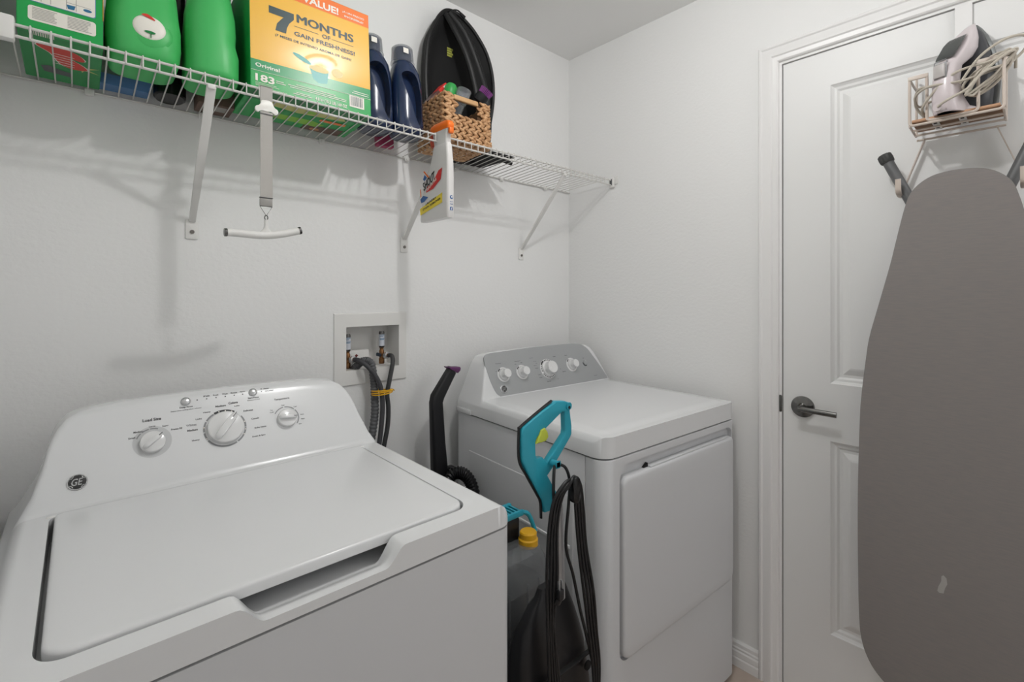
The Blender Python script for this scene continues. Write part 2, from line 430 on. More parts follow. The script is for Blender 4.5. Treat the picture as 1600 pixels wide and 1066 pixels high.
# ================================================================== appliances
def top_surface(W, D, zseam, zdeck, P, O, roll, rc, extra=None, soft=0., kf=.014, rd=.06, nx=150, ny=170):
    """height-field top: P(y) height along depth, O(x) end outline"""
    hw, hd = W/2, D/2
    b = new(); V = []
    us = [math.sin(PI/2*(-1+2*i/nx)) for i in range(nx+1)]
    us = [.55*u+.45*(-1+2*i/nx) for i, u in enumerate(us)]
    nf = 44; vs = [-hd+.08*(j/nf)**1.15 for j in range(nf)]+[-hd+.08+(D-.08)*(j/(ny-nf)) for j in range(ny-nf+1)]
    for y in vs:
        dy = min(y+hd, 9)
        lim = hw if dy > rc else hw-rc+math.sqrt(max(rc*rc-(rc-dy)**2, 0))
        row = []
        for u in us:
            x = u*lim
            # distance to the plan outline (front and sides)
            ex = hw-abs(x); ey = y+hd
            if ex < rd and ey < rd: d = rd-math.hypot(rd-ex, rd-ey)
            else: d = min(ex, ey)
            d = max(d, 0)
            q_ = min(d/roll, 1); f = (1-soft)*math.sqrt(max(0, 1-(1-q_)**2))+soft*(1-(1-q_)**2.3)
            deck = zseam+(zdeck-zseam)*(.06+.94*f)
            z = deck
            pz = P(y)
            if pz > zdeck-.001:
                pan = smin(pz, O(abs(x)), .018)
                k = kf
                h = max(k-abs(pan-deck), 0)/k
                z = max(pan, deck)+h*h*k*.25
            if y > hd-.012: z = zseam+(z-zseam)*math.sqrt(max(0, 1-((y-(hd-.012))/.012)**2*.12))
            if extra: z = extra(x, y, z)
            row.append((x, y, z))
        V.append(row)
    top = [[b.verts.new(p) for p in r] for r in V]
    bot = [[b.verts.new((p[0], p[1], zseam)) for p in r] for r in V]
    for j in range(ny):
        for i in range(nx):
            b.faces.new((top[j][i], top[j][i+1], top[j+1][i+1], top[j+1][i]))
            b.faces.new((bot[j][i], bot[j+1][i], bot[j+1][i+1], bot[j][i+1]))
    for j in range(ny):
        b.faces.new((top[j][0], top[j+1][0], bot[j+1][0], bot[j][0])); b.faces.new((top[j][nx], bot[j][nx], bot[j+1][nx], top[j+1][nx]))
    for i in range(nx):
        b.faces.new((top[0][i], bot[0][i], bot[0][i+1], top[0][i+1])); b.faces.new((top[ny][i], top[ny][i+1], bot[ny][i+1], bot[ny][i]))
    bmesh.ops.remove_doubles(b, verts=b.verts, dist=1e-6)
    return b
def badge(parent, fr, a, v, r, name='logo_badge', ry=None):
    b = new(); lathe(b, [(r, 0), (r, .0012), (r*.9, .0016), (.0001, .0016)], fr @ Matrix.Translation((a, v, 0)), 36); o = obj(name, b, 'badge', parent)
    b = new(); c = fr @ Matrix.Translation((a, v, 0))
    n = 48
    for rr, wd in ((.94, .06),):
        rings(b, [[c @ Vector((q_*r*math.cos(2*PI*i/n), q_*r*math.sin(2*PI*i/n), .0019)) for i in range(n)] for q_ in (rr-wd, rr+wd)], True, False)
    for k in range(4):   # four small scrolls inside the ring
        a0 = PI/4+k*PI/2
        tube(b, [c @ Vector((r*q_*math.cos(a0+t), r*q_*math.sin(a0+t), .0019)) for q_, t in ((.84, -.34), (.74, -.16), (.72, .05), (.8, .2))], r*.05, 6)
    text(b, 'GE', -.55*r, .55*r, -.42*r, .45*r, c, h=.0019, shear=.25, bold=.01)
    obj('emblem', b, 'silver', o)
    return o

# ---------------------------------------------------------------- washer
WX, WY = -1.474, -.504
ws = thing('washing_machine', 'large white top-loading washing machine with three dials and a closed lid', 'washing machine', (WX, WY, 0))
_s = .16/.1
def PW(y):
    if y < .166: return .925
    z = .925+(y-.166)*_s
    return smin(z, 1.094-max(0, y-.30)*.3, .02)
OW_ = [(0, 1.096), (.10, 1.094), (.18, 1.089), (.225, 1.083), (.25, 1.077), (.268, 1.068), (.281, 1.052), (.290, 1.033), (.299, .995), (.312, .952), (.326, .925), (.338, .902), (.35, .88)]
def OW(x): return interp(OW_, x)
def scoop(x, y, z):
    s = sstep((.116-abs(x-.008))/.034)
    if s <= 0 or y > -.22: return z
    zs = .8985-.008*sstep((y+.328)/.025)
    return z+s*(min(z, zs)-z)
b = top_surface(.70, .68, .885, .925, PW, OW, .072, .030, scoop, soft=1., kf=.006, rd=.080)
topo = obj('top_deck', b, 'enamel', ws, ang=60)
lx0, lx1, ly0, ly1 = -.281, .272, -.2975, .151
c = new(); prism(c, rrect(lx0-.0065, lx1+.0035, ly0-.0045, ly1+.0035, .03, 10), .8865, 1.0)
boolean(topo, c, 62)
b = new()
def lid_poly(i): return rrect(lx0+i, lx1-i, ly0+i, ly1-i, (.012, .012, .03-i, .03-i), 10)
rs = []
for i, z in ((.0, .9135), (.0, .9255), (.0008, .9275), (.0022, .9290), (.005, .9298), (.012, .9302), (.05, .9307), (.12, .9310)):
    p = rrect(lx0+i, lx1-i, ly0+i, ly1-i, (max(.014-i, .002), max(.014-i, .002), max(.03-i, .004), max(.03-i, .004)), 10)
    rs.append([(x, y, z) for x, y in p])
rings(b, rs); lid = obj('lid', b, 'enamel', ws, ang=50)
b = new()
for sx in (-1, 1): b = new(); box(b, ((lx1+.0035 if sx > 0 else lx0-.0045)-.007, ly1-.010, .919), ((lx1+.0035 if sx > 0 else lx0-.0045)+.007, ly1-.001, .9268), .002); obj('hinge_pin', b, 'plastic_w', lid)
b = new(); prism(b, rrect(-.344, .344, -.334, .334, (.02, .02, .028, .028), 8), .87, .8840); obj('seam_gasket', b, 'seam', ws)
b = new(); prism(b, rrect(-.3495, .3495, -.3393, .336, (.02, .02, .0295, .0295), 10), .018, .8812, bev=.0022, seg=2); obj('cabinet', b, 'enamel_body', ws, ang=40)
for sx in (-1, 1):
    for sy in (-1, 1):
        b = new(); lathe(b, [(.02, 0), (.02, .006), (.008, .008), (.008, .019)], Matrix.Translation((sx*.30, sy*.29, 0)), 14); obj('foot', b, 'black', ws)
# control face
FW = frame((0, .166, .925), (1, 0, 0), (0, .1, .16))
D0 = .018
def knob(parent, fr, a, v, r, h, ang, tall, m='knob', nm='knob', base_r=None, ridge=True):
    c = fr @ Matrix.Translation((a, v, 0))
    if base_r:
        b = new(); lathe(b, [(base_r, 0), (base_r, .0012), (base_r*.97, .002), (.001, .002)], c, 40); kb = obj('dial_ring', b, 'knob', parent)
    b = new()
    lathe(b, [(r, 0), (r, .004), (r*.985, h*.45), (r*.95, h*.5), (r*.9, h*.52), (.001, h*.56)], c, 40); k = obj(nm, b, m, parent)
    if ridge:
        b = new(); rm = c @ Matrix.Rotation(ang, 4, 'Z')
        prs = []
        for t in [-1+2*i/12 for i in range(13)]:
            xx = t*r*.93; hh = h*(.52+.48*math.sqrt(max(0, 1-(t*.97)**4)))
            wv = r*.23*math.sqrt(max(.02, 1-(t*.98)**6))
            prs.append([rm @ Vector((xx, y_, z_)) for y_, z_ in ((-wv*1.25, h*.35), (-wv, h*.5), (-wv*.85, hh*.96), (-wv*.5, hh), (wv*.5, hh), (wv*.85, hh*.96), (wv, h*.5), (wv*1.25, h*.35))])
        rings(b, prs); obj('grip', b, m, k, ang=45)
        b = new(); box(b, (r*.55, -.0006, h*.99), (r*.9, .0006, h*1.02), mx=rm); obj('pointer', b, 'print_dark', k)
    return k
def arcband(b, fr, a, v, r0, r1, t0, t1, h=.0006, mi=0, n=20):
    P = [math.radians(t0+(t1-t0)*i/n) for i in range(n+1)]
    rings(b, [[fr @ Vector((a+r*math.cos(t), v+r*math.sin(t), h)) for t in P] for r in (r0, r1)], False, False)
b = new()   # grey printed zones
lathe(b, [(.0325, .0002), (.0001, .00025)], FW @ Matrix.Translation((-.1565+D0, .0985, 0)), 40, cap=False)
zone = obj('dial_shade', b, mat('dial_shade', 'c4c5c6', .35), ws)
main = (-.0265+D0, .1015)
for cc, r0_, r1_, arcs in ((main, .0385, .0420, ((118, 146), (150, 182), (186, 208), (-6, 34), (-58, -8), (-128, -62), (212, 232))), ((-.1565+D0, .0985), .0262, .0285, ((100, 128), (132, 158), (68, 96))), ((.1025+D0, .1020), .0262, .0285, ((98, 150), (44, 92), (-40, 38)))):
    b = new()
    for t0, t1 in arcs: arcband(b, FW, *cc, r0_, r1_, t0, t1)
    obj('dial_scale', b, 'print_grey', ws)
b = new(); arcband(b, FW, *main, .0382, .0430, 58, 116); obj('colors_scale', b, 'print_dark', ws)
for t in (84, 66, 102, 12, -14, 168, 205, -30): 
    b = new(); cx, cy = main[0]+.0404*math.cos(math.radians(t)), main[1]+.0404*math.sin(math.radians(t)); flat(b, circ(cx, cy, .0014, 8), .0009, FW); obj('scale_mark', b, 'g_white', ws)
knob(ws, FW, -.1565+D0, .0965, .0215, .020, math.radians(38), 1)
knob(ws, FW, *main, .0355, .026, math.radians(50), 1)
knob(ws, FW, .1025+D0, .100, .0215, .020, math.radians(-8), 1)
for a, v in ((-.0946, .1755), (.0387, .1772)):
    b = new(); lathe(b, [(.0092, 0), (.0092, .0025), (.008, .004), (.005, .005), (.0001, .0054)], FW @ Matrix.Translation((a+D0, v, 0)), 28)
    k = obj('push_button', b, 'silver', ws)
b = new()
def tx(s, a, v, hgt, wd, bold=.02, fr=FW, bb=None, d0=D0): text(bb or b, s, a+d0-wd/2, a+d0+wd/2, v-hgt/2, v+hgt/2, fr, bold=bold)
tx('Load Size', -.1553, .1455, .0065, .031, .03)
tx('Small', -.1893, .1125, .0038, .011); tx('Medium', -.1785, .1235, .0038, .0155); tx('Large', -.1555, .1305, .004, .0105)
tx('Super', -.1334, .1275, .004, .011); tx('Precise Fill', -.1147, .1175, .0038, .019); obj('lettering', b, 'print_dark', ws); b = new()
tx('Deep Rinse', -.0945, .1625, .0046, .024); tx('Select when adding fabric softener', -.0945, .1565, .0030, .056, .01); obj('lettering', b, 'print_dark', ws); b = new()
for s, a in (('Fill', -.0551), ('Soak', -.0368), ('Wash', -.0189), ('Rinse', -.0005), ('Spin', .0172)): tx(s, a, .1822, .0034, .0035+.0019*len(s)); 
for a in (-.0733, -.0552, -.0370, -.0187, -.0006, .0168): flat(b, circ(a+D0, .1757, .0014, 10), .0004, FW)
for v in (.1830, .1765): flat(b, circ(.0575+D0, v, .0013, 10), .0004, FW)
tx('Start/Pause', .0382, .1640, .0040, .0235); tx('Select more for Hold', .0377, .1585, .0026, .027, .01)
tx('Pause', .0688, .1830, .0034, .0115); tx('Lid Locked', .0748, .1765, .0034, .019); obj('lettering', b, 'print_dark', ws); b = new()
tx('Medium', -.0300, .1545, .0044, .0205, .03); tx('Colors', -.0050, .1580, .0052, .0190, .04); tx('Light', .0020, .1490, .0044, .0105)
tx('Heavy', -.0575, .1440, .0044, .0140); tx('Light', -.0740, .1310, .0044, .0115); tx('Medium', -.0870, .1090, .0044, .0185, .03); tx('Heavy', -.0830, .0855, .0044, .0140)
tx('Delicates', .0235, .1345, .0042, .020); tx('Casuals', .0355, .1130, .0042, .0160); tx('Bulky Items', .0435, .0900, .0042, .0245); tx('Drain & Spin', .0375, .0705, .0042, .0270); obj('lettering', b, 'print_dark', ws); b = new()
tx('Temperature', .0994, .1505, .0058, .0345, .02)
tx('Tap', .0720, .1260, .003, .006); tx('Cold', .0720, .1210, .003, .008); tx('Cool', .0990, .1345, .003, .007); tx('Cold', .1260, .1265, .003, .007); tx('Warm', .1385, .1045, .003, .0085); tx('Warm', .1385, .0930, .003, .0085); tx('Hot', .1305, .0815, .003, .006)
obj('lettering', b, 'print_dark', ws)
b = new(); tx('Whites', -.0885, .1205, .0050, .0190, .03); obj('whites_lettering', b, 'print_grey', ws)
badge(ws, FW, -.2700+D0, .0462, .0145)

# ---------------------------------------------------------------- dryer
dr = thing('clothes_dryer', 'white front-loading clothes dryer with a silver control panel in the corner', 'dryer', (-.376, -.437, 0), (0, 0, math.radians(-3.3)))
_d = .15/.06
def PD(y):
    if y < .2: return .94
    return smin(.94+(y-.2)*_d, 1.101-max(0, y-.28)*.25, .018)
OD_ = [(0, 1.105), (.12, 1.103), (.2, 1.098), (.25, 1.089), (.272, 1.078), (.288, 1.058), (.298, 1.035), (.312, 1.0), (.326, .965), (.345, .92)]
b = top_surface(.69, .69, .885, .94, PD, lambda x: interp(OD_, x), .060, .045)
obj('top_deck', b, 'enamel', dr, ang=60)
b = new(); prism(b, rrect(-.339, .339, -.338, .34, .03, 8), .872, .8835); obj('seam_gasket', b, 'seam', dr)
b = new(); prism(b, rrect(-.3425, .3425, -.277, .343, (.004, .004, .002, .002), 3), .02, .8800, bev=.002); obj('cabinet', b, 'enamel_body', dr)
b = new(); prism(b, rrect(-.3435, .3435, -.345, -.2795, (.002, .002, .038, .038), 8), .02, .8805, bev=.003)
fp = obj('front_panel', b, 'enamel_body', dr, ang=40)
c = new(); prism(c, rrect(-.284, .312, .342, .860, (.03, .045, .03, .03), 8), 0, .04, frame((0, -.36, 0), (1, 0, 0), (0, 0, 1), (0, 1, 0)))
boolean(fp, c)
b = new(); box(b, (-.30, -.331, .33), (.325, -.329, .87)); obj('door_recess', b, mat('recess_grey', 'd0d1d3', .45), dr)
b = new()
poly = rrect(-.278, .306, .349, .828, (.012, .022, .028, .028), 8)
fr = frame((0, -.328, 0), (1, 0, 0), (0, 0, 1), (0, -1, 0))
rs = []
def dome(x, z, hh): return hh
for i, h in ((0, 0), (0, .020), (.0012, .0235), (.004, .0262), (.009, .0275), (.03, .0285)):
    rs.append([fr @ Vector((p[0]+(i if p[0] < .014 else -i), p[1]+(i if p[1] < .58 else -i), h)) for p in poly])
rings(b, rs); dd = obj('door', b, 'enamel_body', dr, ang=40)
b = new(); box(b, (-.155, -.350, .8265), (.29, -.331, .8325), .0025); obj('door_handle', b, 'enamel_body', dd)
b = new(); prism(b, [(-.175, 0), (-.155, 0), (-.155, .012)], -.004, .004, frame((0, -.336, .827), (1, 0, 0), (0, 0, 1))); obj('handle_notch', b, 'gap', dd)
b = new(); box(b, (-.3448, -.235, .30), (-.3385, .27, .757), .0030, 3); obj('stamped_side', b, 'enamel_body', dr, ang=50)
b = new(); box(b, (-.349, -.225, .6135), (-.3415, .30, .6235), .002); obj('side_rail', b, 'enamel', dr)
for z in (.785, .70, .45, .40):
    b = new(); box(b, (-.2825, -.337, z), (-.2785, -.330, z+.006)); obj('hinge_slot', b, 'gap', dd)
b = new(); box(b, (-.33, -.33, 0), (.33, .33, .021)); obj('toe_base', b, 'gap', dr)
# rear lip
b = new(); box(b, (-.3495, .255, .8825), (-.30, .343, .8995), .003); obj('rear_cap', b, 'enamel', dr)
FD = frame((0, .2, .94), (1, 0, 0), (0, .06, .15))
SX = .004
b = new()
gp = spline([(-.287, .150, 0), (-.270, .1595, 0), (-.20, .163, 0), (-.07, .1675, 0), (.10, .1685, 0), (.20, .1640, 0), (.2255, .1575, 0), (.2510, .139, 0), (.272, .105, 0), (.2935, .068, 0), (.3215, .012, 0), (.3195, .003, 0), (.30, .0025, 0), (0, .0005, 0), (-.240, -.001, 0), (-.257, .003, 0), (-.272, .020, 0), (-.283, .055, 0), (-.2905, .110, 0), (-.2915, .138, 0)], 5, True)
prism(b, [(p.x, p.y+.003) for p in gp], -.004, .0012, FD, bev=.0006, seg=1); obj('control_panel', b, 'dryer_panel', dr)
def dk(a, v, R, r, h, off):
    c = FD @ Matrix.Translation((a, v, .001))
    b = new(); lathe(b, [(R, 0), (R, .0016), (R*.95, .0026), (R*.80, .0026), (R*.78, .001), (.001, .001)], c, 40); o = obj('dial_ring', b, 'knob', dr)
    b = new(); lathe(b, [(r*1.30, .001), (r*1.25, h*.25), (r*1.12, h*.32), (r*1.08, h*.4), (r*1.0, h*.5), (r, h*.94), (r*.93, h), (.001, h)], c, 32)
    obj('knob', b, 'knob', dr, ang=30)
    b = new(); rm = c @ Matrix.Rotation(math.radians(200), 4, 'Z'); box(b, (r*.4, -r*.2, h*.4), (r*1.08, r*.2, h*1.02), .0008, mx=rm); obj('grip', b, 'knob', dr)
    b = new(); arcband(b, FD, a, v, R*.84, R*.98, 118, 150, .0040); obj('scale_mark', b, 'print_dark', dr)
dk(-.2255+SX, .0800, .0275, .0160, .030, 0); dk(-.1370+SX, .0800, .0275, .0160, .030, 0); dk(.1275+SX, .0830, .0285, .0160, .030, 0)
dk(-.0060+SX, .0800, .0390, .0240, .034, 0)
b = new()
for t in range(-150, 195, 14): arcband(b, FD, -.006+SX, .0800, .0325, .0365, t, t+8, .0040, n=3)
obj('timer_scale', b, 'print_dark', dr)
b = new()
def td(s, a, v, hgt, wd): text(b, s, a-wd/2+SX, a+wd/2+SX, v-hgt/2, v+hgt/2, FD, h=.0017, bold=.015)
td('Dryness', -.2376, .1225, .0038, .024); td('Temperature', -.148, .1235, .0038, .030); td('Sensor Dry', -.076, .1290, .0036, .018); td('Timed', .043, .1245, .004, .015); td('Signal', .109, .1240, .0036, .013); td('Start', .206, .1040, .0036, .010)
obj('lettering', b, 'print_dark', dr); b = new()
td('Less Dry', -.063, .115, .0028, .014); td('Dry', -.057, .106, .0028, .008); td('More Dry', -.066, .098, .0028, .014); td('Cottons', -.062, .088, .0028, .016); td('Casuals', -.057, .062, .0028, .014); td('Delicates', -.052, .050, .0028, .016); td('Dewrinkle', -.016, .031, .0034, .020); td('Medium', .077, .0600, .0034, .017); td('20', .060, .072, .0028, .005); td('40', .033, .035, .0028, .005); td('Sensor', .2493, .0250, .0030, .018)
obj('lettering', b, 'print_dark', dr); b = new()
td('Off', -.255, .095, .0028, .005); td('Low', -.160, .113, .0028, .007); td('Med', -.130, .116, .0028, .007); td('On', .103, .105, .0028, .005)
obj('lettering', b, 'print_dark', dr)
b = new(); arcband(b, FD, .2085+SX, .0840, .0105, .0145, 170, 300, .0016); obj('start_scale', b, 'print_dark', dr)
b = new(); lathe(b, [(.011, .001), (.011, .004), (.009, .006), (.001, .007)], FD @ Matrix.Translation((.2085+SX, .084, 0)), 28); obj('start_button', b, 'dryer_panel', dr)
b = new(); lathe(b, [(.0148, .001), (.0148, .0025), (.0135, .0032), (.001, .0032)], FD @ Matrix.Translation((-.2385+SX, .0290, 0)), 32); obj('badge_bezel', b, 'silver', dr)
badge(dr, FD @ Matrix.Translation((0, 0, .0026)), -.2385+SX, .0290, .0125)

# ================================================================== wire shelf
sh = thing('wire_shelf', 'long white ventilated wire shelf along the back wall', 'shelf', (-.93, 0, 1.783))
XA, XB = -1.8165, -.012
ZF, ZB, YFR = 1.799, 1.783, -.2515
def dz(y): return ZB+(ZF-ZB)*min(1, -y/.25)     # deck height at depth y
def rod(name, pts, r, m='wire', n=8, root=None, world=True, par=None):
    b = new(); tube(b, pts, r, n); o = obj(name, b, m, par or root)
    o.data.transform(rootinv(par or root)) if world else None
    return o
b = new()
nW = 66
for i in range(nW):
    x = -1.8175+.02745*i
    if x > XB-.004: break
    tube(b, [(x, -.003, ZB+.0035), (x, YFR+.004, ZF+.0042), (x, YFR-.001, ZF+.0040), (x, YFR-.0035, ZF+.001), (x, YFR-.0035, ZF-.0215)], .00155, 6, up=(1, 0, 0))
rel('deck_wires', b, 'wire', sh)
b = new(); cyl(b, (XA, YFR, ZF), (XB, YFR, ZF), .0029, 10); rel('front_rail', b, 'wire', sh)
b = new(); cyl(b, (XA, YFR, ZF-.0205), (XB, YFR, ZF-.0205), .0029, 10); rel('front_rail', b, 'wire', sh)
b = new(); cyl(b, (XL+.001, -.005, ZB), (-.001, -.005, ZB), .0026, 10); rel('back_rail', b, 'wire', sh)
b = new(); cyl(b, (XA, -.128, ZB+.0035), (XB, -.128, ZB+.0035), .0022, 8)
for x, sx in ((XL, 1), (0, -1)):
    b2 = new(); xs = sorted((x, x+sx*.020))
    box(b2, (x+sx*.0008, YFR-.012, ZF-.031), (x+sx*.052 if sx > 0 else x-.014, YFR+.010, ZF+.012), .003)
    e = rel('end_bracket', b2, 'plastic_w', sh)
    if sx < 0:
        b2 = new(); box(b2, (-.0165, YFR-.006, ZF-.022), (-.0138, YFR+.006, ZF+.004), .001); rel('bracket_slot', b2, 'seam', e)
        b2 = new(); box(b2, (-.006, YFR-.030, ZF-.018), (-.0006, YFR-.010, ZF+.016), .002); rel('bracket_tab', b2, 'plastic_w', e)
b.free()
for x in (-1.705, -1.48, -1.165, -.87, -.655, -.43, -.17):
    b = new(); box(b, (x-.009, -.012, ZB-.010), (x+.009, -.0005, ZB+.006), .003); cyl(b, (x, -.012, ZB-.004), (x, -.0145, ZB-.004), .004, 10)
    rel('wall_clip', b, 'plastic_w', sh)
for x in (-1.503, -.8773, -.3125):
    b = new()
    m = frame((x, -.006, 1.499), (1, 0, 0), (0, YFR+.006, ZF-.024-1.499))
    L = math.hypot(YFR+.006, ZF-.024-1.499)
    prism(b, [(-.0075, 0), (.0075, 0), (.0095, L*.5), (.0095, L), (-.0095, L), (-.0095, L*.5)], -.003, .003, m, bev=.002)
    br = rel('shelf_brace', b, 'plastic_w', sh)
    b = new(); prism(b, rrect(x-.0145, x+.0145, 1.453, 1.505, .004, 4), 0, .0035, frame((0, -.0005, 0), (1, 0, 0), (0, 0, 1), (0, -1, 0)), bev=.001); pl = rel('brace_plate', b, 'plastic_w', br)
    b = new(); cyl(b, (x, -.004, 1.472), (x, -.0065, 1.472), .0052, 14); rel('screw', b, 'screw', br)
    b = new(); box(b, (x-.008, YFR-.004, ZF-.030), (x+.008, YFR+.012, ZF-.018), .003); rel('brace_clip', b, 'plastic_w', br)

TL = math.atan((ZF-ZB)/.25)
def on_shelf(name, label, cat, x, y, dzz=.0062, **k):
    """items follow the slight backward slope of the wires"""
    return thing(name, label, cat, (x, y, dz(y)+dzz), (-TL, 0, 0), **k)
def facefr(x0, z0): return frame((x0, 0, z0), (1, 0, 0), (0, 0, 1), (0, -1, 0))

# ---------------------------------------------------------------- big yellow carton
t = on_shelf('detergent_carton', 'big yellow and green detergent carton reading 7 MONTHS on the wire shelf', 'box', -1.2665, -.236, group='detergent cartons on the wire shelf')
X0, X1, HB_ = -.1535, .1535, .298
b = new(); box(b, (X0, 0, 0), (X1, .185, HB_), .0015, 1); ca = obj('carton', b, 'g_green', t)
F = frame((0, -.0002, 0), (1, 0, 0), (0, 0, 1), (0, -1, 0))
def xl(x): return x+1.2665
def zl(z): return z-1.8042
def patch(par, name, poly, m, h, fr=F):
    b = new(); flat(b, poly, h, fr); return obj(name, b, m, par)
patch(t, 'yellow_print', [(X0+.001, zl(1.8754)), (X1-.001, zl(1.8845)), (X1-.001, HB_-.002), (X0+.001, HB_-.002)], 'g_yellow', .0003)
patch(t, 'orange_print', [(xl(-1.299), zl(2.0605)), (X1-.001, zl(2.0625)), (X1-.001, HB_-.002), (X0+.001, HB_-.002), (X0+.001, zl(2.0605))], 'g_orange', .0005)
patch(t, 'green_band', [(X0+.001, zl(1.8490)), (X1-.001, zl(1.8560)), (X1-.001, zl(1.8845)), (X0+.001, zl(1.8754))], mat('carton_mid_green', '179256', .3), .0005)
b = new()
patch(t, 'rule', [(X0+.001, zl(1.8480)), (X1-.001, zl(1.8552)), (X1-.001, zl(1.8560)), (X0+.001, zl(1.8488))], 'g_white', .0007)
def W_(b, s, x0, x1, z0, z1, bold=.02, h=.0008, shear=0): text(b, s, xl(x0), xl(x1), zl(z0), zl(z1), F, h=h, bold=bold, shear=shear)
# heavy slanted seven
prism(b, [(xl(-1.3765), zl(2.0225)), (xl(-1.3175), zl(2.0225)), (xl(-1.3175), zl(2.0075)), (xl(-1.3290), zl(1.9930)), (xl(-1.3350), zl(1.9790)), (xl(-1.3370), zl(1.9645)), (xl(-1.3620), zl(1.9645)), (xl(-1.3580), zl(1.9830)), (xl(-1.3470), zl(1.9985)), (xl(-1.3420), zl(2.0040)), (xl(-1.3765), zl(2.0040))], .0005, .0008, F)
for i_, (k_, l_) in enumerate(((-.0014, 0), (0, .0006), (.0014, 0), (0, -.0006), (-.0007, .0004), (.0007, -.0004))): W_(b, 'MONTHS', -1.3095+k_, -1.1610+k_, 2.0045+l_, 2.0255+l_, .0, h=.0008+i_*.00003)
W_(b, 'OF', -1.2465, -1.2245, 1.9865, 1.9980, .03)
W_(b, 'GAIN FRESHNESS!', -1.3175, -1.1570, 1.9675, 1.9790, .025)
W_(b, '¡7 MESES DE INTENSO AROMA DE GAIN!', -1.3630, -1.1680, 1.9480, 1.9560, .02)
for x0, x1 in ((-1.3168, -1.2560), (-1.2204, -1.1604)): flat(b, [(xl(x0), zl(1.9915)), (xl(x1), zl(1.9925)), (xl(x1), zl(1.9936)), (xl(x0), zl(1.9926))], .0008, F)
obj('lettering', b, 'g_text', t)
b = new()
W_(b, 'VALUE!', -1.2960, -1.2005, 2.0665, 2.0860, .03); W_(b, '¡A UN PRECIO', -1.1890, -1.1270, 2.0790, 2.0855, .02); W_(b, 'INCREÍBLE!', -1.1840, -1.1300, 2.0690, 2.0755, .02)
obj('headline_lettering', b, 'g_white', t); b = new()
W_(b, 'Original', -1.4090, -1.3540, 1.8555, 1.8680, .02); W_(b, '183', -1.4095, -1.3665, 1.8230, 1.8410, .03)
W_(b, '4.8 kg (10.5 LB) 169 OZ', -1.2680, -1.1830, 1.8105, 1.8215, .02)
for i, (x0, x1) in enumerate(((-1.4095, -1.3620), (-1.4095, -1.3560), (-1.4095, -1.3700), (-1.4000, -1.3380))):
    flat(b, [(xl(x0), zl(1.8190-.0035*i)), (xl(x1), zl(1.8190-.0035*i)), (xl(x1), zl(1.8198-.0035*i)), (xl(x0), zl(1.8198-.0035*i))], .0008, F)
for x0, x1, z in ((-1.3630, -1.3450, 1.834), (-1.3630, -1.3400, 1.8295), (-1.3150, -1.2150, 1.8385), (-1.3350, -1.1850, 1.8335), (-1.3300, -1.1850, 1.8290), (-1.1640, -1.1200, 1.8660), (-1.1680, -1.1200, 1.8605), (-1.3150, -1.2820, 1.8185), (-1.3230, -1.2760, 1.8145)):
    flat(b, [(xl(x0), zl(z)), (xl(x1), zl(z)), (xl(x1), zl(z+.0016)), (xl(x0), zl(z+.0016))], .0008, F)
flat(b, [(xl(-1.1760), zl(1.8210)), (xl(-1.1340), zl(1.8210)), (xl(-1.1340), zl(1.8530)), (xl(-1.1760), zl(1.8530))], .0008, F)
obj('white_lettering', b, 'g_white', t)
b = new(); random.seed(4); x = -1.1725
while x < -1.138:
    wd = random.choice((.0008, .0012, .0022)); flat(b, [(xl(x), zl(1.8250)), (xl(x+wd), zl(1.8250)), (xl(x+wd), zl(1.8510)), (xl(x), zl(1.8510))], .0011, F); x += wd+random.choice((.0010, .0016))
obj('barcode', b, 'g_text', t)
b = new(); m = F @ Matrix.Translation((xl(-1.299), zl(1.9130), 0)) @ Matrix.Rotation(math.radians(-20), 4, 'Z')
flat(b, circ(0, 0, .024, 24, .006), .0006, m)
flat(b, [(xl(-1.281), zl(1.8960)), (xl(-1.231), zl(1.8990)), (xl(-1.236), zl(1.8650)), (xl(-1.258), zl(1.8600)), (xl(-1.272), zl(1.8680))], .0006, F)
obj('scoop_print', b, 'g_teal', t)
b = new(); flat(b, circ(xl(-1.2565), zl(1.8975), .0255, 24, .008), .0009, F); flat(b, circ(xl(-1.2080), zl(1.9020), .015, 20, .012), .0006, F); obj('powder_print', b, mat('powder', 'f3dfa6', .5), t)
# side and underside print
Bt = frame((0, 0, 0), (1, 0, 0), (0, 1, 0), (0, 0, -1))
def und(name, poly, m, h=.0004): patch(t, name, poly, m, h, Bt)
und('flap_print', [(X0, .003), (X1, .003), (X1, .06), (X0, .06)], 'g_dgreen')
und('olive_print', [(-.10, .045), (.0, .045), (.09, .045), (.11, .068), (-.02, .085), (-.09, .075)], 'g_olive', .0008)
und('olive_ring', circ(.01, .062, .013, 20, .010), 'g_lime', .0012)
und('green_print', [(X0, .09), (X1, .09), (X1, .118), (X0, .118)], 'g_green', .0006)
und('lime_print', [(-.07, .118), (.03, .112), (.07, .128), (.05, .150), (-.09, .150)], 'g_lime', .0009)
und('red_print', [(.045, .088), (.118, .088), (.118, .103), (.045, .103)], 'g_orange', .0012)
und('brown_flap', [(.02, .148), (.13, .135), (.13, .184), (.02, .184)], 'brown', .0007)
und('tan_spot', circ(.055, .168, .014, 16, .009), mat('tan_print', 'c08a63', .6), .0011)

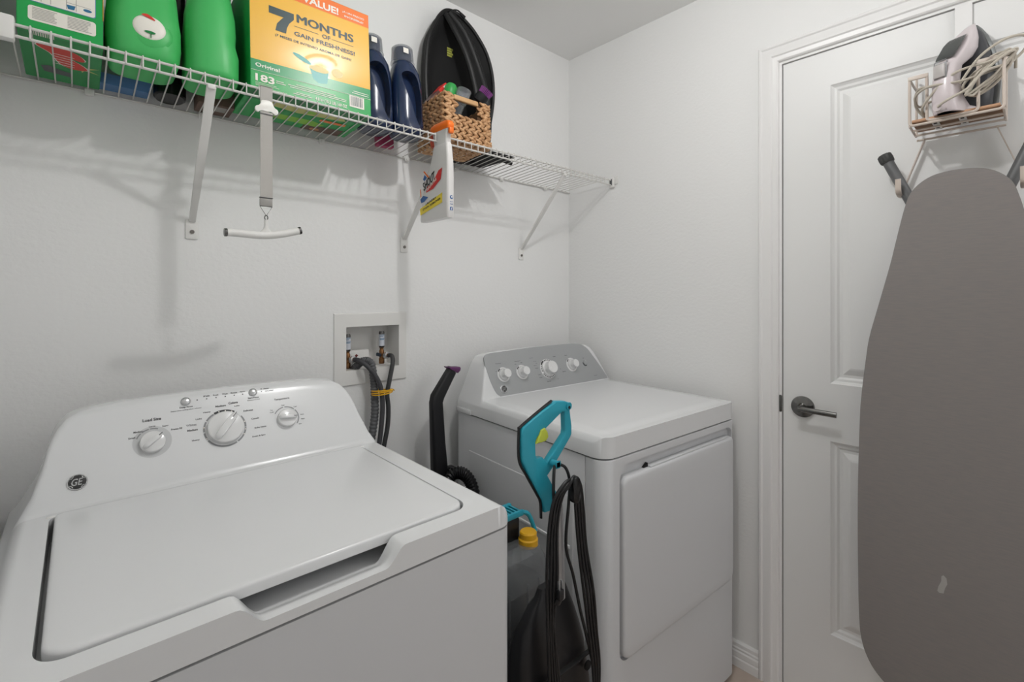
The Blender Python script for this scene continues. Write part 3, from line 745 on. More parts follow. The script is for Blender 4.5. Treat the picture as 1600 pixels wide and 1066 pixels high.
# ---------------------------------------------------------------- left carton
t = on_shelf('detergent_carton', 'green detergent carton at the left end of the wire shelf, its front with text panels', 'box', -1.7485, -.240, .0045, group='detergent cartons on the wire shelf')
b = new(); box(b, (-.0608, 0, 0), (.0608, .225, .27), .0015, 1); obj('carton', b, 'g_green', t)
def xk(x): return x+1.7485
def zk(z): return z-1.8030
pp = lambda nm, poly, m, h: patch(t, nm, poly, m, h)
pp('text_panel', rrect(xk(-1.7942), xk(-1.6985), zk(1.8210), zk(1.8495), .005), 'g_white', .0004)
pp('picture_panel', rrect(xk(-1.7942), xk(-1.6985), zk(1.8575), zk(1.965), .005), mat('panel_blue_edge', '5a86a8', .4), .0003)
pp('picture_panel_face', rrect(xk(-1.7930), xk(-1.6997), zk(1.8588), zk(1.9640), .0045), 'g_white', .0005)
b = new()
for col in ((-1.7885, -1.7530), (-1.7400, -1.7050)):
    for i in range(8):
        z = 1.8465-.0029*i; x1 = col[1]-random.random()*.006
        flat(b, [(xk(col[0]), zk(z)), (xk(x1), zk(z)), (xk(x1), zk(z-.0011)), (xk(col[0]), zk(z-.0011))], .0007, F)
for x in (-1.777, -1.764, -1.742, -1.728): flat(b, [(xk(x), zk(1.861)), (xk(x+.0008), zk(1.861)), (xk(x+.0008), zk(1.93)), (xk(x), zk(1.93))], .0007, F)
flat(b, [(xk(-1.742), zk(1.874)), (xk(-1.706), zk(1.874)), (xk(-1.706), zk(1.8748)), (xk(-1.742), zk(1.8748))], .0007, F)
obj('small_print', b, 'g_txt2', t)
b = new(); flat(b, [(xk(-1.7415), zk(1.870)), (xk(-1.7285), zk(1.871)), (xk(-1.7305), zk(1.8625)), (xk(-1.7395), zk(1.862))], .0008, F); flat(b, circ(xk(-1.711), zk(1.8690), .0065, 16, .0030), .0008, F); obj('washtub_icon', b, 'g_blue', t)
b = new(); box(b, (.0604, -.0006, .055), (.0612, .004, .268)); obj('yellow_edge', b, 'g_yellow', t)
def und2(name, poly, m, h=.0004): patch(t, name, poly, m, h, Bt)
und2('underside', [(-.059, .012), (.059, .012), (.059, .22), (-.059, .22)], mat('under_green', '1d8a45', .4), .0003)
def sw(o):   # red flower-like swirl printed on the underside
    P = [(-.040+o, .045), (-.015, .030+o), (.020, .048), (.036-o, .072), (.028, .082), (.012, .078), (.034-o, .102), (.040-o, .120), (.018, .128), (-.002+o, .120), (-.012+o, .098), (-.020+o, .072)]
    return [(p.x, p.y+.01) for p in spline([(a, c, 0) for a, c in P], 5, True)]
und2('swirl_outline', sw(0), 'g_white', .0007)
und2('swirl', sw(.0022), 'g_red', .0010)
for i in range(5):
    v = .078+.0115*i; und2('swirl_line', [(-.014, v), (.018, v+.002), (.018, v+.0042), (-.013, v+.0022)], 'g_white', .0013)
und2('spark', [(.036, .118), (.058, .110), (.040, .126), (.058, .140), (.034, .132), (.030, .146), (.028, .126)], 'g_olive', .0006)
und2('mountain', [(-.035, .152), (-.022, .146), (-.004, .158), (.012, .163), (.012, .185), (-.03, .18)], 'seam', .0008)
b = new(); x = -.045
while x < -.012:
    wd = random.choice((.001, .0018)); flat(b, [(x, .004), (x+wd, .004), (x+wd, .019), (x, .019)], .0007, Bt); x += wd+.0014
obj('barcode', b, 'g_white', t)

# ---------------------------------------------------------------- green bottles
def rr3(cx, cy, hx, hy, z, r, n=6): return [(x, y, z) for x, y in rrect(cx-hx, cx+hx, cy-hy, cy+hy, min(r, hx*.98, hy*.98), n)]
t = on_shelf('detergent_bottle', 'wide green detergent bottle with a round white pouring-cap emblem on its belly', 'bottle', -1.618, -.170, group='green detergent bottles on the wire shelf')
b = new()
rings(b, [rr3(0, 0, hx, hy, z, r) for z, hx, hy, r in ((0, .050, .052, .03), (.004, .057, .060, .035), (.018, .062, .066, .04), (.05, .066, .070, .045), (.09, .066, .070, .045), (.12, .064, .064, .045), (.17, .060, .058, .045), (.22, .050, .052, .04), (.255, .028, .030, .026), (.27, .024, .024, .024))])
for v in b.verts:   # shoulder dent above the emblem bulge
    if v.co.y < -.03 and v.co.z > .10: v.co.y += .012*sstep((v.co.z-.10)/.05)
obj('body', b, 'bottle_g', t, ang=60)
E1 = frame((0, -.0655, 0), (1, 0, 0), (0, 0, 1), (0, -1, 0))
def dome_disc(b, cx, cz, r, h0, h1, n=28, ry=None):
    rs = []
    for k in range(6):
        a = k/5*PI/2; rs.append([E1 @ Vector((cx+r*math.cos(a)*math.cos(2*PI*i/n), cz+(ry or r)*math.cos(a)*math.sin(2*PI*i/n), h0+(h1-h0)*math.sin(a))) for i in range(n)] if k < 5 else [E1 @ Vector((cx+.001*math.cos(2*PI*i/n), cz+.001*math.sin(2*PI*i/n), h1)) for i in range(n)])
    rings(b, rs)
b = new(); dome_disc(b, .007, .062, .040, -.004, .0075, ry=.040); obj('emblem_bulge', b, 'bottle_g', t)
b = new(); dome_disc(b, .005, .068, .0285, .0042, .0100, ry=.0265); em = obj('emblem', b, 'g_white', t)
b = new(); flat(b, [(p.x, p.y) for p in spline([(-.009, .0905, 0), (.0, .0945, 0), (.010, .0900, 0), (.014, .0840, 0), (.0, .0875, 0)], 5, True)], .0095, E1); obj('emblem_red', b, 'g_red', em)
b = new(); flat(b, circ(.0055, .0560, .0095, 20, .0030), .0104, E1); box(b, (.0062, -.0106, .0440), (.0078, -.0098, .0560)); 
for v in b.verts:
    if v.co.y > -.05: v.co.y -= .0655
obj('emblem_pour', b, 'g_dgreen', em)
b = new(); lathe(b, [(.026, .262), (.027, .264), (.027, .30), (.024, .304), (.001, .305)]); obj('cap', b, 'g_dgreen', t)
t = on_shelf('detergent_bottle', 'narrow green detergent bottle standing beside the big yellow carton', 'bottle', -1.491, -.172, group='green detergent bottles on the wire shelf')
b = new()
rings(b, [rr3(dx, 0, hx, hy, z, r) for z, hx, hy, r, dx in ((0, .043, .056, .03, 0), (.004, .050, .064, .035, 0), (.018, .053, .068, .04, 0), (.07, .054, .068, .045, .001), (.088, .0520, .067, .045, -.001), (.10, .0505, .066, .045, -.002), (.125, .0515, .064, .045, -.001), (.17, .050, .058, .045, 0), (.22, .042, .050, .04, 0), (.26, .024, .030, .024, 0))])
obj('body', b, 'bottle_g', t, ang=60)
b = new(); lathe(b, [(.024, .255), (.025, .257), (.025, .29), (.001, .295)]); obj('cap', b, 'g_dgreen', t)
t = on_shelf('dark_bottle', 'black bottle half hidden between the two green bottles', 'bottle', -1.556, -.050)
b = new(); rings(b, [rr3(0, 0, hx, .035, z, .03) for z, hx in ((0, .028), (.004, .033), (.27, .033), (.30, .018), (.32, .012), (.34, .012))]); obj('body', b, 'black_sh', t)
b = new(); box(b, (-.012, -.0362, .07), (.020, -.0350, .11), .0005); obj('bottle_label', b, 'g_txt2', t)
t = on_shelf('plastic_tray', 'shallow blue plastic tray under the wide green bottle, at the wall', 'tray', -1.648, -.040, .0060)
b = new(); rings(b, [rr3(0, 0, hx, hy, z, .006) for z, hx, hy in ((0, .050, .020), (.002, .052, .022), (.020, .057, .027), (.0215, .058, .028), (.0205, .055, .025), (.004, .050, .020))]); obj('tray', b, 'tray', t)
t = on_shelf('small_carton', 'small brown carton with a pale label behind the narrow green bottle', 'box', -1.455, -.050, .0060)
b = new(); box(b, (-.045, -.030, 0), (.035, .040, .05), .001); obj('carton', b, 'brown', t)
b = new(); flat(b, [(-.02, -.02), (.02, -.02), (.02, .012), (-.02, .012)], .0004, Bt); obj('carton_label', b, 'g_txt2', t)

t = on_shelf('dark_carton', 'tall dark carton wedged behind the narrow green bottle', 'box', -1.452, -.085, .0060)
b = new(); box(b, (-.050, .0, .052), (.026, .070, .36), .002); obj('carton', b, mat('dark_card', '24211f', .5), t)
# ---------------------------------------------------------------- navy bottles
def navy(x, y, label, rz=0):
    t = on_shelf('softener_bottle', label, 'bottle', x, y, group='softener bottles on the wire shelf')
    b = new()
    secs = ((0, .042, .040, 0), (.004, .047, .047, 0), (.012, .0505, .051, 0), (.05, .0510, .051, 0), (.12, .0505, .050, 0), (.17, .049, .048, .001), (.205, .045, .044, .001), (.225, .038, .038, -.001), (.24, .031, .031, -.003), (.246, .028, .028, -.004), (.27, .027, .027, -.004), (.285, .024, .024, -.004))
    rings(b, [rr3(dx, 0, hx, hy, z, .04, 8) for z, hx, hy, dx in secs])
    bd = obj('body', b, 'bottle_b', t, ang=60)
    c = new(); P = spline([(-.030, .185, 0), (-.006, .198, 0), (.016, .186, 0), (.028, .150, 0), (.033, .10, 0), (.030, .05, 0), (.022, .030, 0), (.008, .052, 0), (-.006, .095, 0), (-.022, .135, 0)], 5, True)
    prism(c, [(p.x, p.y) for p in P], 0, .060, frame((0, -.012, 0), (1, 0, 0), (0, 0, 1), (0, -1, 0))); boolean(bd, c)
    b = new(); lathe(b, [(.0375, .236), (.0375, .240), (.0365, .241), (.0355, .245), (.0330, .286), (.029, .2895), (.001, .290)], Matrix.Translation((-.004, 0, 0)), 36); cp = obj('cap', b, 'clear', t)
    b = new(); box(b, (-.020, -.0365, .258), (-.002, -.0355, .274), .0003); obj('cap_sticker', b, 'g_white', cp)
    return t
navy(-.957, -.155, 'dark blue softener bottle with a clear cap, the one next to the basket')
navy(-1.0605, -.150, 'dark blue softener bottle half hidden behind the yellow carton')
t = on_shelf('small_packet', 'small pink and white packet seen between the dark blue bottles', 'packet', -.975, -.045)
b = new(); box(b, (-.03, -.012, 0), (.03, .012, .09), .004); obj('packet', b, mat('pink_pack', 'b04468', .4), t)

# ---------------------------------------------------------------- wicker basket
t = on_shelf('wicker_basket', 'small woven seagrass basket with a cut-out handle on the wire shelf', 'basket', -.8615, -.236)
BW, BH, BD = .184, .150, .162
def leafbit(b, c, d, s, n, wv, mi=0):
    """one plaited strand lozenge: centre c, direction d, face normal n"""
    d = Vector(d).normalized(); n = Vector(n).normalized(); u = d.cross(n)
    rs = []
    for k in range(7):
        tt = -1+2*k/6; r = math.sqrt(max(0.02, 1-tt*tt*.97))
        rs.append([Vector(c)+d*(tt*s)+(u*math.cos(a)*wv+n*math.sin(a)*wv*.75)*r for a in [2*PI*i/6 for i in range(6)]])
    rings(b, rs)
def weave(b, o, u, v, n, w, h, skip=None):
    rows = 7; rh = h/rows; o = Vector(o); u = Vector(u); v = Vector(v); n = Vector(n)
    for r in range(rows):
        nn = max(2, int(w/.0235))
        for i in range(nn+1):
            a = (i+(.5 if r % 2 else 0))*w/nn
            if a > w+.001: continue
            for s_ in (0, 1):
                z = (r+.25+.5*s_)*rh; 
                if skip and skip(a, z): continue
                ang = (22 if s_ == 0 else -22)+random.uniform(-7, 7)
                dd = u*math.cos(math.radians(ang))+v*math.sin(math.radians(ang))
                leafbit(b, o+u*min(max(a, .011), w-.011)+v*z+n*random.uniform(.0, .002), dd, .0170, n, .0066)
b = new()
def hole(a, z): return .040 < a < .130 and .092 < z < .136
weave(b, (0, 0, 0), (1, 0, 0), (0, 0, 1), (0, -1, 0), BW, BH, lambda a, z: .040 < a < .132 and .090 < z)
weave(b, (0, 0, 0), (0, 1, 0), (0, 0, 1), (-1, 0, 0), BD, BH)
obj('woven_front', b, 'wicker', t, ang=180)
b = new(); weave(b, (BW, 0, 0), (0, 1, 0), (0, 0, 1), (1, 0, 0), BD, BH); weave(b, (0, BD, 0), (1, 0, 0), (0, 0, 1), (0, 1, 0), BW, BH); obj('woven_back', b, 'wicker', t, ang=180)
b = new(); weave(b, (0, 0, -.0), (1, 0, 0), (0, 1, 0), (0, 0, -1), BW, BD); obj('woven_bottom', b, 'wicker', t, ang=180)
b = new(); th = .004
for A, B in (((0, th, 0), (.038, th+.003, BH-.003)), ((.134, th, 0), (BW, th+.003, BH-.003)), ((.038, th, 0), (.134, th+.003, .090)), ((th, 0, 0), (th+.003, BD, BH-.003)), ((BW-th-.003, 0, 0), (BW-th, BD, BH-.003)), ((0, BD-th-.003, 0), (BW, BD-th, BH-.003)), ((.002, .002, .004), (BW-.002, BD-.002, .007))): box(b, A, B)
obj('shaded_backing', b, 'wicker2', t, smooth=False)  # dark sheets behind the weave, shade between strands put into the colour
b = new(); box(b, (.036, -.004, .134), (.136, .008, .151), .004, 3); obj('handle_bar', b, mat('wrapped_rim', 'c59d70', .6, bump=(500, .5, .0006, (3, 1, .3))), t)
bx, by, bz = -.8615, -.236, dz(-.236)+.006
def contents(name, label, cat, x, z, y, rot):
    return thing(name, label, cat, (x, y, z), rot)
t = contents('tea_box', 'small red carton leaning out of the seagrass basket', 'box', -.838, 1.950, -.120, (math.radians(-4), math.radians(40), 0))
b = new(); box(b, (-.020, -.03, -.02), (.020, .012, .082), .001); obj('carton', b, mat('red_carton', 'd8342c', .35), t)
b = new(); text(b, 'Mix', -.016, .014, .060, .074, frame((0, -.0304, 0), (1, 0, 0), (0, 0, 1), (0, -1, 0)), bold=.03); obj('lettering', b, 'g_white', t)
b = new(); box(b, (-.021, -.031, -.0205), (.021, .013, .034), .001); obj('carton_bottom', b, mat('maroon', '5b3a33', .4), t)
t = contents('green_bottle', 'green rounded cap poking over the basket rim', 'bottle', -.812, 1.938, -.165, (math.radians(6), math.radians(14), 0))
b = new(); lathe(b, [(.016, -.03), (.018, .02), (.021, .045), (.021, .066), (.014, .076), (.001, .079)]); obj('bottle', b, mat('green_cap', '2f9a48', .4), t)
t = contents('measuring_cup', 'clear ribbed plastic measuring cup tipped in the basket', 'cup', -.790, 1.905, -.190, (math.radians(10), math.radians(16), 0))
b = new(); lathe(b, [(.017, -.035), (.017, .035), (.021, .043), (.025, .088), (.0235, .090), (.022, .088), (.0185, .043), (.001, .040)], n=24); obj('cup', b, 'clear', t)
t = contents('scrub_brush', 'round scrub brush with purple bristles lying on the basket corner', 'brush', -.676, 1.996, -.185, (math.radians(30), math.radians(28), 0))
b = new(); lathe(b, [(.012, -.020), (.022, -.017), (.024, -.004), (.024, .010), (.022, .012), (.001, .012)], n=24); obj('brush_head', b, 'black', t)
b = new()
for i in range(26):
    a = 2*PI*i/26; cyl(b, (.021*math.cos(a), .021*math.sin(a), .010), (.0235*math.cos(a), .0235*math.sin(a), .032), .0022, 5)
for i in range(30):
    a = i*2.4; r = .019*math.sqrt(i/30); cyl(b, (r*math.cos(a), r*math.sin(a), .010), (r*math.cos(a)*1.05, r*math.sin(a)*1.05, .031), .0025, 5)
obj('bristles', b, 'purple2', t)

# ---------------------------------------------------------------- black pop-up bag
t = thing('mesh_bag', 'tall black zipped mesh bag leaning on the wall behind the basket', 'bag', (-.68, -.052, 1.795))
out = [(-.742, 2.3330), (-.7728, 2.3024), (-.7967, 2.2579), (-.820, 2.2023), (-.8300, 2.1164), (-.8300, 2.0219), (-.820, 1.93), (-.79, 1.85), (-.74, 1.80), (-.62, 1.80), (-.56, 1.86), (-.5452, 1.9354), (-.5240, 2.0524), (-.5260, 2.1500), (-.5559, 2.2347), (-.6119, 2.2950), (-.66, 2.3250), (-.70, 2.3380)]
O = spline([(x+.68, 0, z-1.795) for x, z in out], 5, True)
cx, cz = 0.005, .24
b = new(); rs = []
for s_, y_ in ((1, -.012), (1.0, .004), (.99, .018), (.93, .028), (.75, .036), (.4, .042), (.02, .043)): rs.append([(cx+(p.x-cx)*s_, y_, cz+(p.z-cz)*s_) for p in O])
rings(b, rs, True, False)
fr_ = []
for s_, y_ in ((1, -.012), (.93, -.014), (.85, .004), (.6, .012), (.3, .014), (.02, .014)): fr_.append([(cx+(p.x-cx)*s_, y_, cz+(p.z-cz)*s_) for p in O])
rings(b, fr_, True, False); obj('bag_body', b, 'bag', t, ang=60)
b = new(); tube(b, [Vector((cx+(p.x-cx)*.985, -.014, cz+(p.z-cz)*.985)) for p in O], .0075, 8, True); obj('rim_piping', b, 'bag2', t)
b = new(); P = spline([(-.07, -.018, .515), (-.045, -.040, .455), (-.012, -.058, .38), (.018, -.066, .29), (.036, -.066, .20), (.045, -.05, .10), (.05, -.03, .05)], 10)
tube(b, P, .010, 10, sq=(1, .8)); obj('gusset', b, 'bag2', t)
b = new(); P = spline([(-.05, -.016, .53), (.0, -.036, .47), (.045, -.048, .38), (.085, -.052, .28), (.105, -.048, .18), (.11, -.035, .08), (.10, -.02, .03)], 10)
tube(b, P, .012, 10, sq=(1, .8)); obj('gusset', b, 'bag2', t)
def strip(pp, wd, n_): 
    b = new(); rings(b, [[p for p in pp], [p+Vector(wd) for p in pp]], False, False); return b
b = new(); P1 = spline([(-.05, -.016, .53), (.0, -.036, .47), (.045, -.048, .38), (.085, -.052, .28), (.105, -.048, .18), (.11, -.035, .08)], 10); P2 = spline([(-.07, -.018, .515), (-.045, -.040, .455), (-.012, -.058, .38), (.018, -.066, .29), (.036, -.066, .20), (.045, -.05, .10)], 10)
rings(b, [P1, P2], False, False); obj('side_panel', b, 'bag', t)
b = new(); P = spline([(-.045, -.030, .525), (.008, -.050, .46), (.034, -.060, .40), (.06, -.064, .33), (.075, -.062, .26)], 12)
for i, p in enumerate(P):
    if i % 1 == 0: box(b, (p.x-.0016, p.y-.005, p.z-.001), (p.x+.0016, p.y-.003, p.z+.001))
obj('zipper', b, mat('zip_teeth', '3c3c3c', .3, metal=.5), t)
b = new(); cyl(b, (-.005, -.020, .540), (.012, -.024, .530), .0065, 10); tube(b, spline([(-.045, -.014, .540), (-.02, -.02, .548), (.0, -.022, .540)], 6), .003, 6); obj('cord_lock', b, 'black', t)
b = new()
for i in range(4): box(b, (-.043, .0095, .385+.0085*i), (-.019+(.002 if i % 2 else -.003), .0125, .392+.0085*i), .0008)
obj('woven_mark', b, mat('yellow_green_mark', 'a3a64a', .6), t)
b = new(); tube(b, spline([(.115, -.03, .06), (.14, -.05, .035), (.165, -.07, .022), (.198, -.075, .016)], 6), lambda q: .012-.005*q, 8, sq=(1, 1)); obj('strap_end', b, 'bag2', t)
b = new(); box(b, (.022, -.150, .010), (.145, .04, .018), .003); obj('bag_bottom', b, 'bag', t)

# ---------------------------------------------------------------- hanging strap
t = thing('luggage_strap', 'grey webbing strap with a curved white handle hanging from the shelf front', 'strap', (-1.392, -.258, 1.80))
def R(name, b, m, **k): return rel(name, b, m, t, **k)
b = new(); prism(b, [(p.x, p.y) for p in spline([(-1.4155, 1.752, 0), (-1.4165, 1.7435, 0), (-1.4100, 1.7395, 0), (-1.404, 1.745, 0), (-1.392, 1.7435, 0), (-1.381, 1.746, 0), (-1.374, 1.7400, 0), (-1.3665, 1.7440, 0), (-1.3680, 1.7530, 0), (-1.376, 1.7565, 0), (-1.3815, 1.7690, 0), (-1.402, 1.7690, 0), (-1.4060, 1.7570, 0)], 5, True)], 0, .006, frame((0, -.2585, 0), (1, 0, 0), (0, 0, 1), (0, -1, 0)), bev=.001)
R('hook_clip', b, mat('clip_white', 'efeee8', .35))
b = new(); box(b, (-1.4045, -.2575, 1.765), (-1.3775, -.2560, 1.806), .0005); box(b, (-1.4045, -.2575, 1.8035), (-1.3775, -.243, 1.8055), .0005); R('hook_strap', b, 'strap')
b = new(); rings(b, [[(x, y, z) for x, y in ((-1.4065, -.2660), (-1.3795, -.2660), (-1.3795, -.2645), (-1.4065, -.2645))] for z in (1.742, 1.70, 1.62, 1.536)]); R('webbing', b, 'strap')
b = new(); box(b, (-1.4080, -.2680, 1.5175), (-1.3800, -.2625, 1.536), .0015); R('buckle', b, mat('buckle_grey', '9b9995', .5))
b = new(); box(b, (-1.4085, -.2685, 1.5365), (-1.3795, -.2625, 1.5385), .0005); box(b, (-1.4085, -.2665, 1.735), (-1.3775, -.2675, 1.737)); R('buckle_edge', b, 'seam')
b = new(); tube(b, [(-1.4075, -.265, 1.517), (-1.3805, -.265, 1.517), (-1.3935, -.265, 1.495)], .0011, 8, True); R('wire_triangle', b, 'chrome')
b = new(); tube(b, [Vector((-1.3935+.0035*math.cos(a), -.265, 1.4905+.0055*math.sin(a))) for a in [2*PI*i/16 for i in range(16)]], .0012, 6, True); R('ring', b, 'chrome')
b = new(); P = spline([(-1.4785, -.262, 1.4490), (-1.455, -.262, 1.4495), (-1.420, -.262, 1.4480), (-1.390, -.262, 1.4490), (-1.355, -.262, 1.4555), (-1.3150, -.262, 1.4670)], 8)
tube(b, P, .0088, 14); R('grip_handle', b, 'plastic_w')
b = new(); rings(b, [[(-1.393+wx*math.cos(2*PI*i/14), -.262+.0055*math.sin(2*PI*i/14), z) for i in range(14)] for wx, z in ((.020, 1.453), (.012, 1.458), (.0065, 1.464), (.0045, 1.472), (.0042, 1.486))]); R('handle_neck', b, 'plastic_w')
for q0, q1 in ((P[0], P[1]), (P[-1], P[-2])):
    b = new(); d = (q1-q0).normalized(); cyl(b, q0-d*.0016, q0+d*.004, .0093, 14); R('end_cap', b, 'chrome')

# ---------------------------------------------------------------- spray bottle hooked on the front rail
t = thing('spray_bottle', 'white stain remover spray bottle with an orange trigger hooked on the shelf rail', 'bottle', (-.885, -.275, 1.54))
SPX_ = frame((-.885, 0, 0), (0, -1, 0), (0, 0, 1), (-1, 0, 0))     # u = toward the camera, v = up, n = left
def sec(yb, yf, z, hx):   # horizontal slice: y back .. y front, half width in x
    p = rrect(-hx, hx, yf, yb, (hx*.8, hx*.8, hx*.55, hx*.55), 5); return [(-.8975+x*.70, y, z) for x, y in p]
b = new()
rings(b, [sec(-.232, -.306, 1.7655, .012), sec(-.229, -.3095, 1.7600, .0150), sec(-.2235, -.3125, 1.735, .0165), sec(-.214, -.3155, 1.710, .0175), sec(-.198, -.3170, 1.690, .018), sec(-.186, -.3175, 1.670, .0185), sec(-.176, -.3175, 1.645, .019), sec(-.168, -.3175, 1.610, .019), sec(-.160, -.3175, 1.575, .019), sec(-.156, -.3170, 1.545, .0185), sec(-.158, -.3140, 1.5375, .016)])
R = lambda name, b, m, **k: rel(name, b, m, t, **k)
R('bottle_body', b, 's_white', ang=50)
b = new(); rings(b, [sec(-.233, -.302, 1.765, .012), sec(-.229, -.306, 1.790, .0135), sec(-.226, -.311, 1.806, .0145), sec(-.224, -.312, 1.815, .014)]); R('trigger_housing', b, 's_white')
b = new(); rings(b, [sec(-.2260, -.3170, 1.8060, .0160), sec(-.2170, -.3200, 1.8110, .0175), sec(-.2110, -.3200, 1.8190, .0172), sec(-.2150, -.3150, 1.8280, .0140), sec(-.2300, -.2950, 1.8340, .0080)]); R('spray_head', b, 's_orange', ang=50)
b = new(); box(b, (-.9055, -.3215, 1.789), (-.8895, -.310, 1.808), .004); R('head_lip', b, 's_orange')
b = new(); tube(b, spline([(-.8975, -.224, 1.812), (-.8975, -.214, 1.800), (-.8975, -.2130, 1.782), (-.8975, -.218, 1.768)], 6), .0045, 8, sq=(1, 1.5)); R('trigger', b, 's_dkred')
LB = frame((-.9110, 0, 0), (0, -1, 0), (0, 0, 1), (-1, 0, 0))
def lb(name, pts, m, h): 
    b = new(); flat(b, [(-y, z) for y, z in pts], h, LB); R(name, b, m)
lb('label_yellow', [(-.1665, 1.5590), (-.1630, 1.5800), (-.2900, 1.6150), (-.2900, 1.5850)], 's_yel', .0008)
lb('label_red', [(-.200, 1.6270), (-.240, 1.6330), (-.282, 1.6560), (-.290, 1.6900), (-.270, 1.6850), (-.235, 1.6500), (-.205, 1.6450)], 's_red', .0008)
lb('label_blue', [(-.182, 1.6720), (-.192, 1.6860), (-.204, 1.6740), (-.190, 1.6650)], 's_blue', .0008)
lb('label_blue', [(-.166, 1.6100), (-.182, 1.6200), (-.212, 1.6120), (-.190, 1.6000), (-.172, 1.5980)], 's_blue', .0009)
lb('label_orange', [(-.184, 1.6960), (-.190, 1.6975), (-.222, 1.6700), (-.214, 1.6700)], 's_orange', .0010)
lb('label_orange', [(-.165, 1.6420), (-.170, 1.6430), (-.173, 1.6190), (-.168, 1.6150)], 's_orange', .0010)
b = new(); m = LB @ Matrix.Translation((.188, 1.6330, 0)) @ Matrix.Rotation(math.radians(24), 4, 'Z'); text(b, 'SHOUT', 0, .076, 0, .027, m, h=.0012, bold=.03, shear=.25)
m = LB @ Matrix.Translation((.180, 1.5735, 0)) @ Matrix.Rotation(math.radians(13), 4, 'Z'); text(b, 'LAUNDRY', .02, .085, .009, .016, m, h=.0012, bold=.03, shear=.2); text(b, 'STAIN REMOVER', .0, .105, -.002, .0045, m, h=.0012, bold=.03, shear=.2)
R('lettering', b, 's_black')
b = new(); m = LB @ Matrix.Translation((.206, 1.630, 0)) @ Matrix.Rotation(math.radians(27), 4, 'Z'); text(b, 'TRIPLE-ACTING', 0, .062, 0, .008, m, h=.0014, bold=.03, shear=.25); R('label_lettering', b, 'g_white')
FB = frame((-.8975, -.3180, 0), (1, 0, 0), (0, 0, 1), (0, -1, 0))
b = new(); flat(b, rrect(-.005, .005, 1.5585, 1.5690, .002, 3), .0004, FB); flat(b, circ(0, 1.5980, .0058, 16), .0004, FB)
text(b, 'to try', -.006, .006, 1.5820, 1.5860, FB, bold=.02); text(b, 'visit', -.006, .006, 1.5760, 1.5795, FB, bold=.02); R('front_icons', b, 's_blue')
b = new(); text(b, 'f', -.0015, .0025, 1.5592, 1.5675, FB, h=.0008, bold=.04); flat(b, circ(.001, 1.599, .0030, 12), .0008, FB); R('icon_detail', b, 'g_white')

# ================================================================== things on the door
# ---------------------------------------------------------------- over-door iron rack
t = thing('iron_rack', 'cream wire over-door rack holding an iron and the board legs', 'rack', (-.02, -1.36, 1.73))
R = lambda name, b, m, **k: rel(name, b, m, t, **k)
ya, yb = -1.274, -1.4445
b = new(); box(b, (-.0045, -1.3825, 1.76), (-.0008, -1.3490, DZ-.0005), .0005); R('door_strap', b, 'trim')
xf_, xb_ = -.132, -.020
wr = .0033
def wrr(name, pts, r=wr, m='beige', k=4, closed=False, sm=False):
    b = new(); tube(b, spline(pts, k, closed) if sm else pts, r, 8, closed); return R(name, b, m)
def bent(pts, r=.010):
    out = []
    P = [Vector(p) for p in pts]
    out.append(P[0])
    for a, c, d in zip(P, P[1:], P[2:]):
        u = (a-c).normalized(); v = (d-c).normalized()
        for i in range(6): 
            q = i/5; out.append(c+u*r*(1-q)**2+v*r*q**2)
    out.append(P[-1]); return out
zt, zb_ = 1.862, 1.742
wrr('front_frame', bent([(xf_, ya, zt), (xf_, ya, zb_), (xf_, yb, zb_), (xf_, yb, zt)]))
wrr('inner_frame', bent([(xf_, ya-.034, zt-.004), (xf_, ya-.034, zb_+.006), (xf_, yb+.043, zb_+.006), (xf_, yb+.043, zt-.004)]))
b = new(); box(b, (xf_-.004, ya-.037, zt-.004), (xf_+.001, ya+.003, zt+.006), .001); R('top_band', b, 'beige')
b = new(); box(b, (xf_-.004, yb-.003, zt-.004), (xf_+.001, yb+.046, zt+.006), .001); R('top_band', b, 'beige')
for y in (ya, yb):
    b = new(); box(b, (xf_, y-.0012, zt-.004), (xb_, y+.0012, zt+.005), .0005); R('side_band', b, 'beige')
    wrr('side_wire', bent([(xf_, y, zb_), (-.03, y, zb_-.006), (-.024, y, 1.90), (-.02, y+(.002 if y == ya else -.002), 1.90)], .008), .0028)
wrr('bottom_wire', [(-.095, ya, 1.738), (-.095, yb, 1.738)], .0028)
wrr('bottom_wire', [(-.058, ya, 1.733), (-.058, yb, 1.733)], .0028)
wrr('bottom_wire', [(-.022, ya, 1.728), (-.022, yb, 1.728)], .0028)
b = new(); box(b, (-.126, yb+.004, 1.7480), (-.030, ya-.004, 1.7525), .0008); R('heat_board', b, 'wood')
for x in (-.126,):
    b = new(); cyl(b, (x, ya-.004, 1.7535), (x, yb+.006, 1.7535), .0042, 10); R('wooden_rod', b, mat('rod_wood', 'c79c7c', .6))
for y in (-1.322, -1.372):
    b = new(); box(b, (-.128, y-.007, 1.7435), (-.040, y+.007, 1.7455), .0005, mx=None); pt = R('hook_plate', b, 'plastic_w')
    for x in (-.110, -.065):
        b = new(); box(b, (x-.005, y-.0032, 1.7425), (x+.005, y+.0032, 1.7436)); rel('slot', b, 'gap', pt)
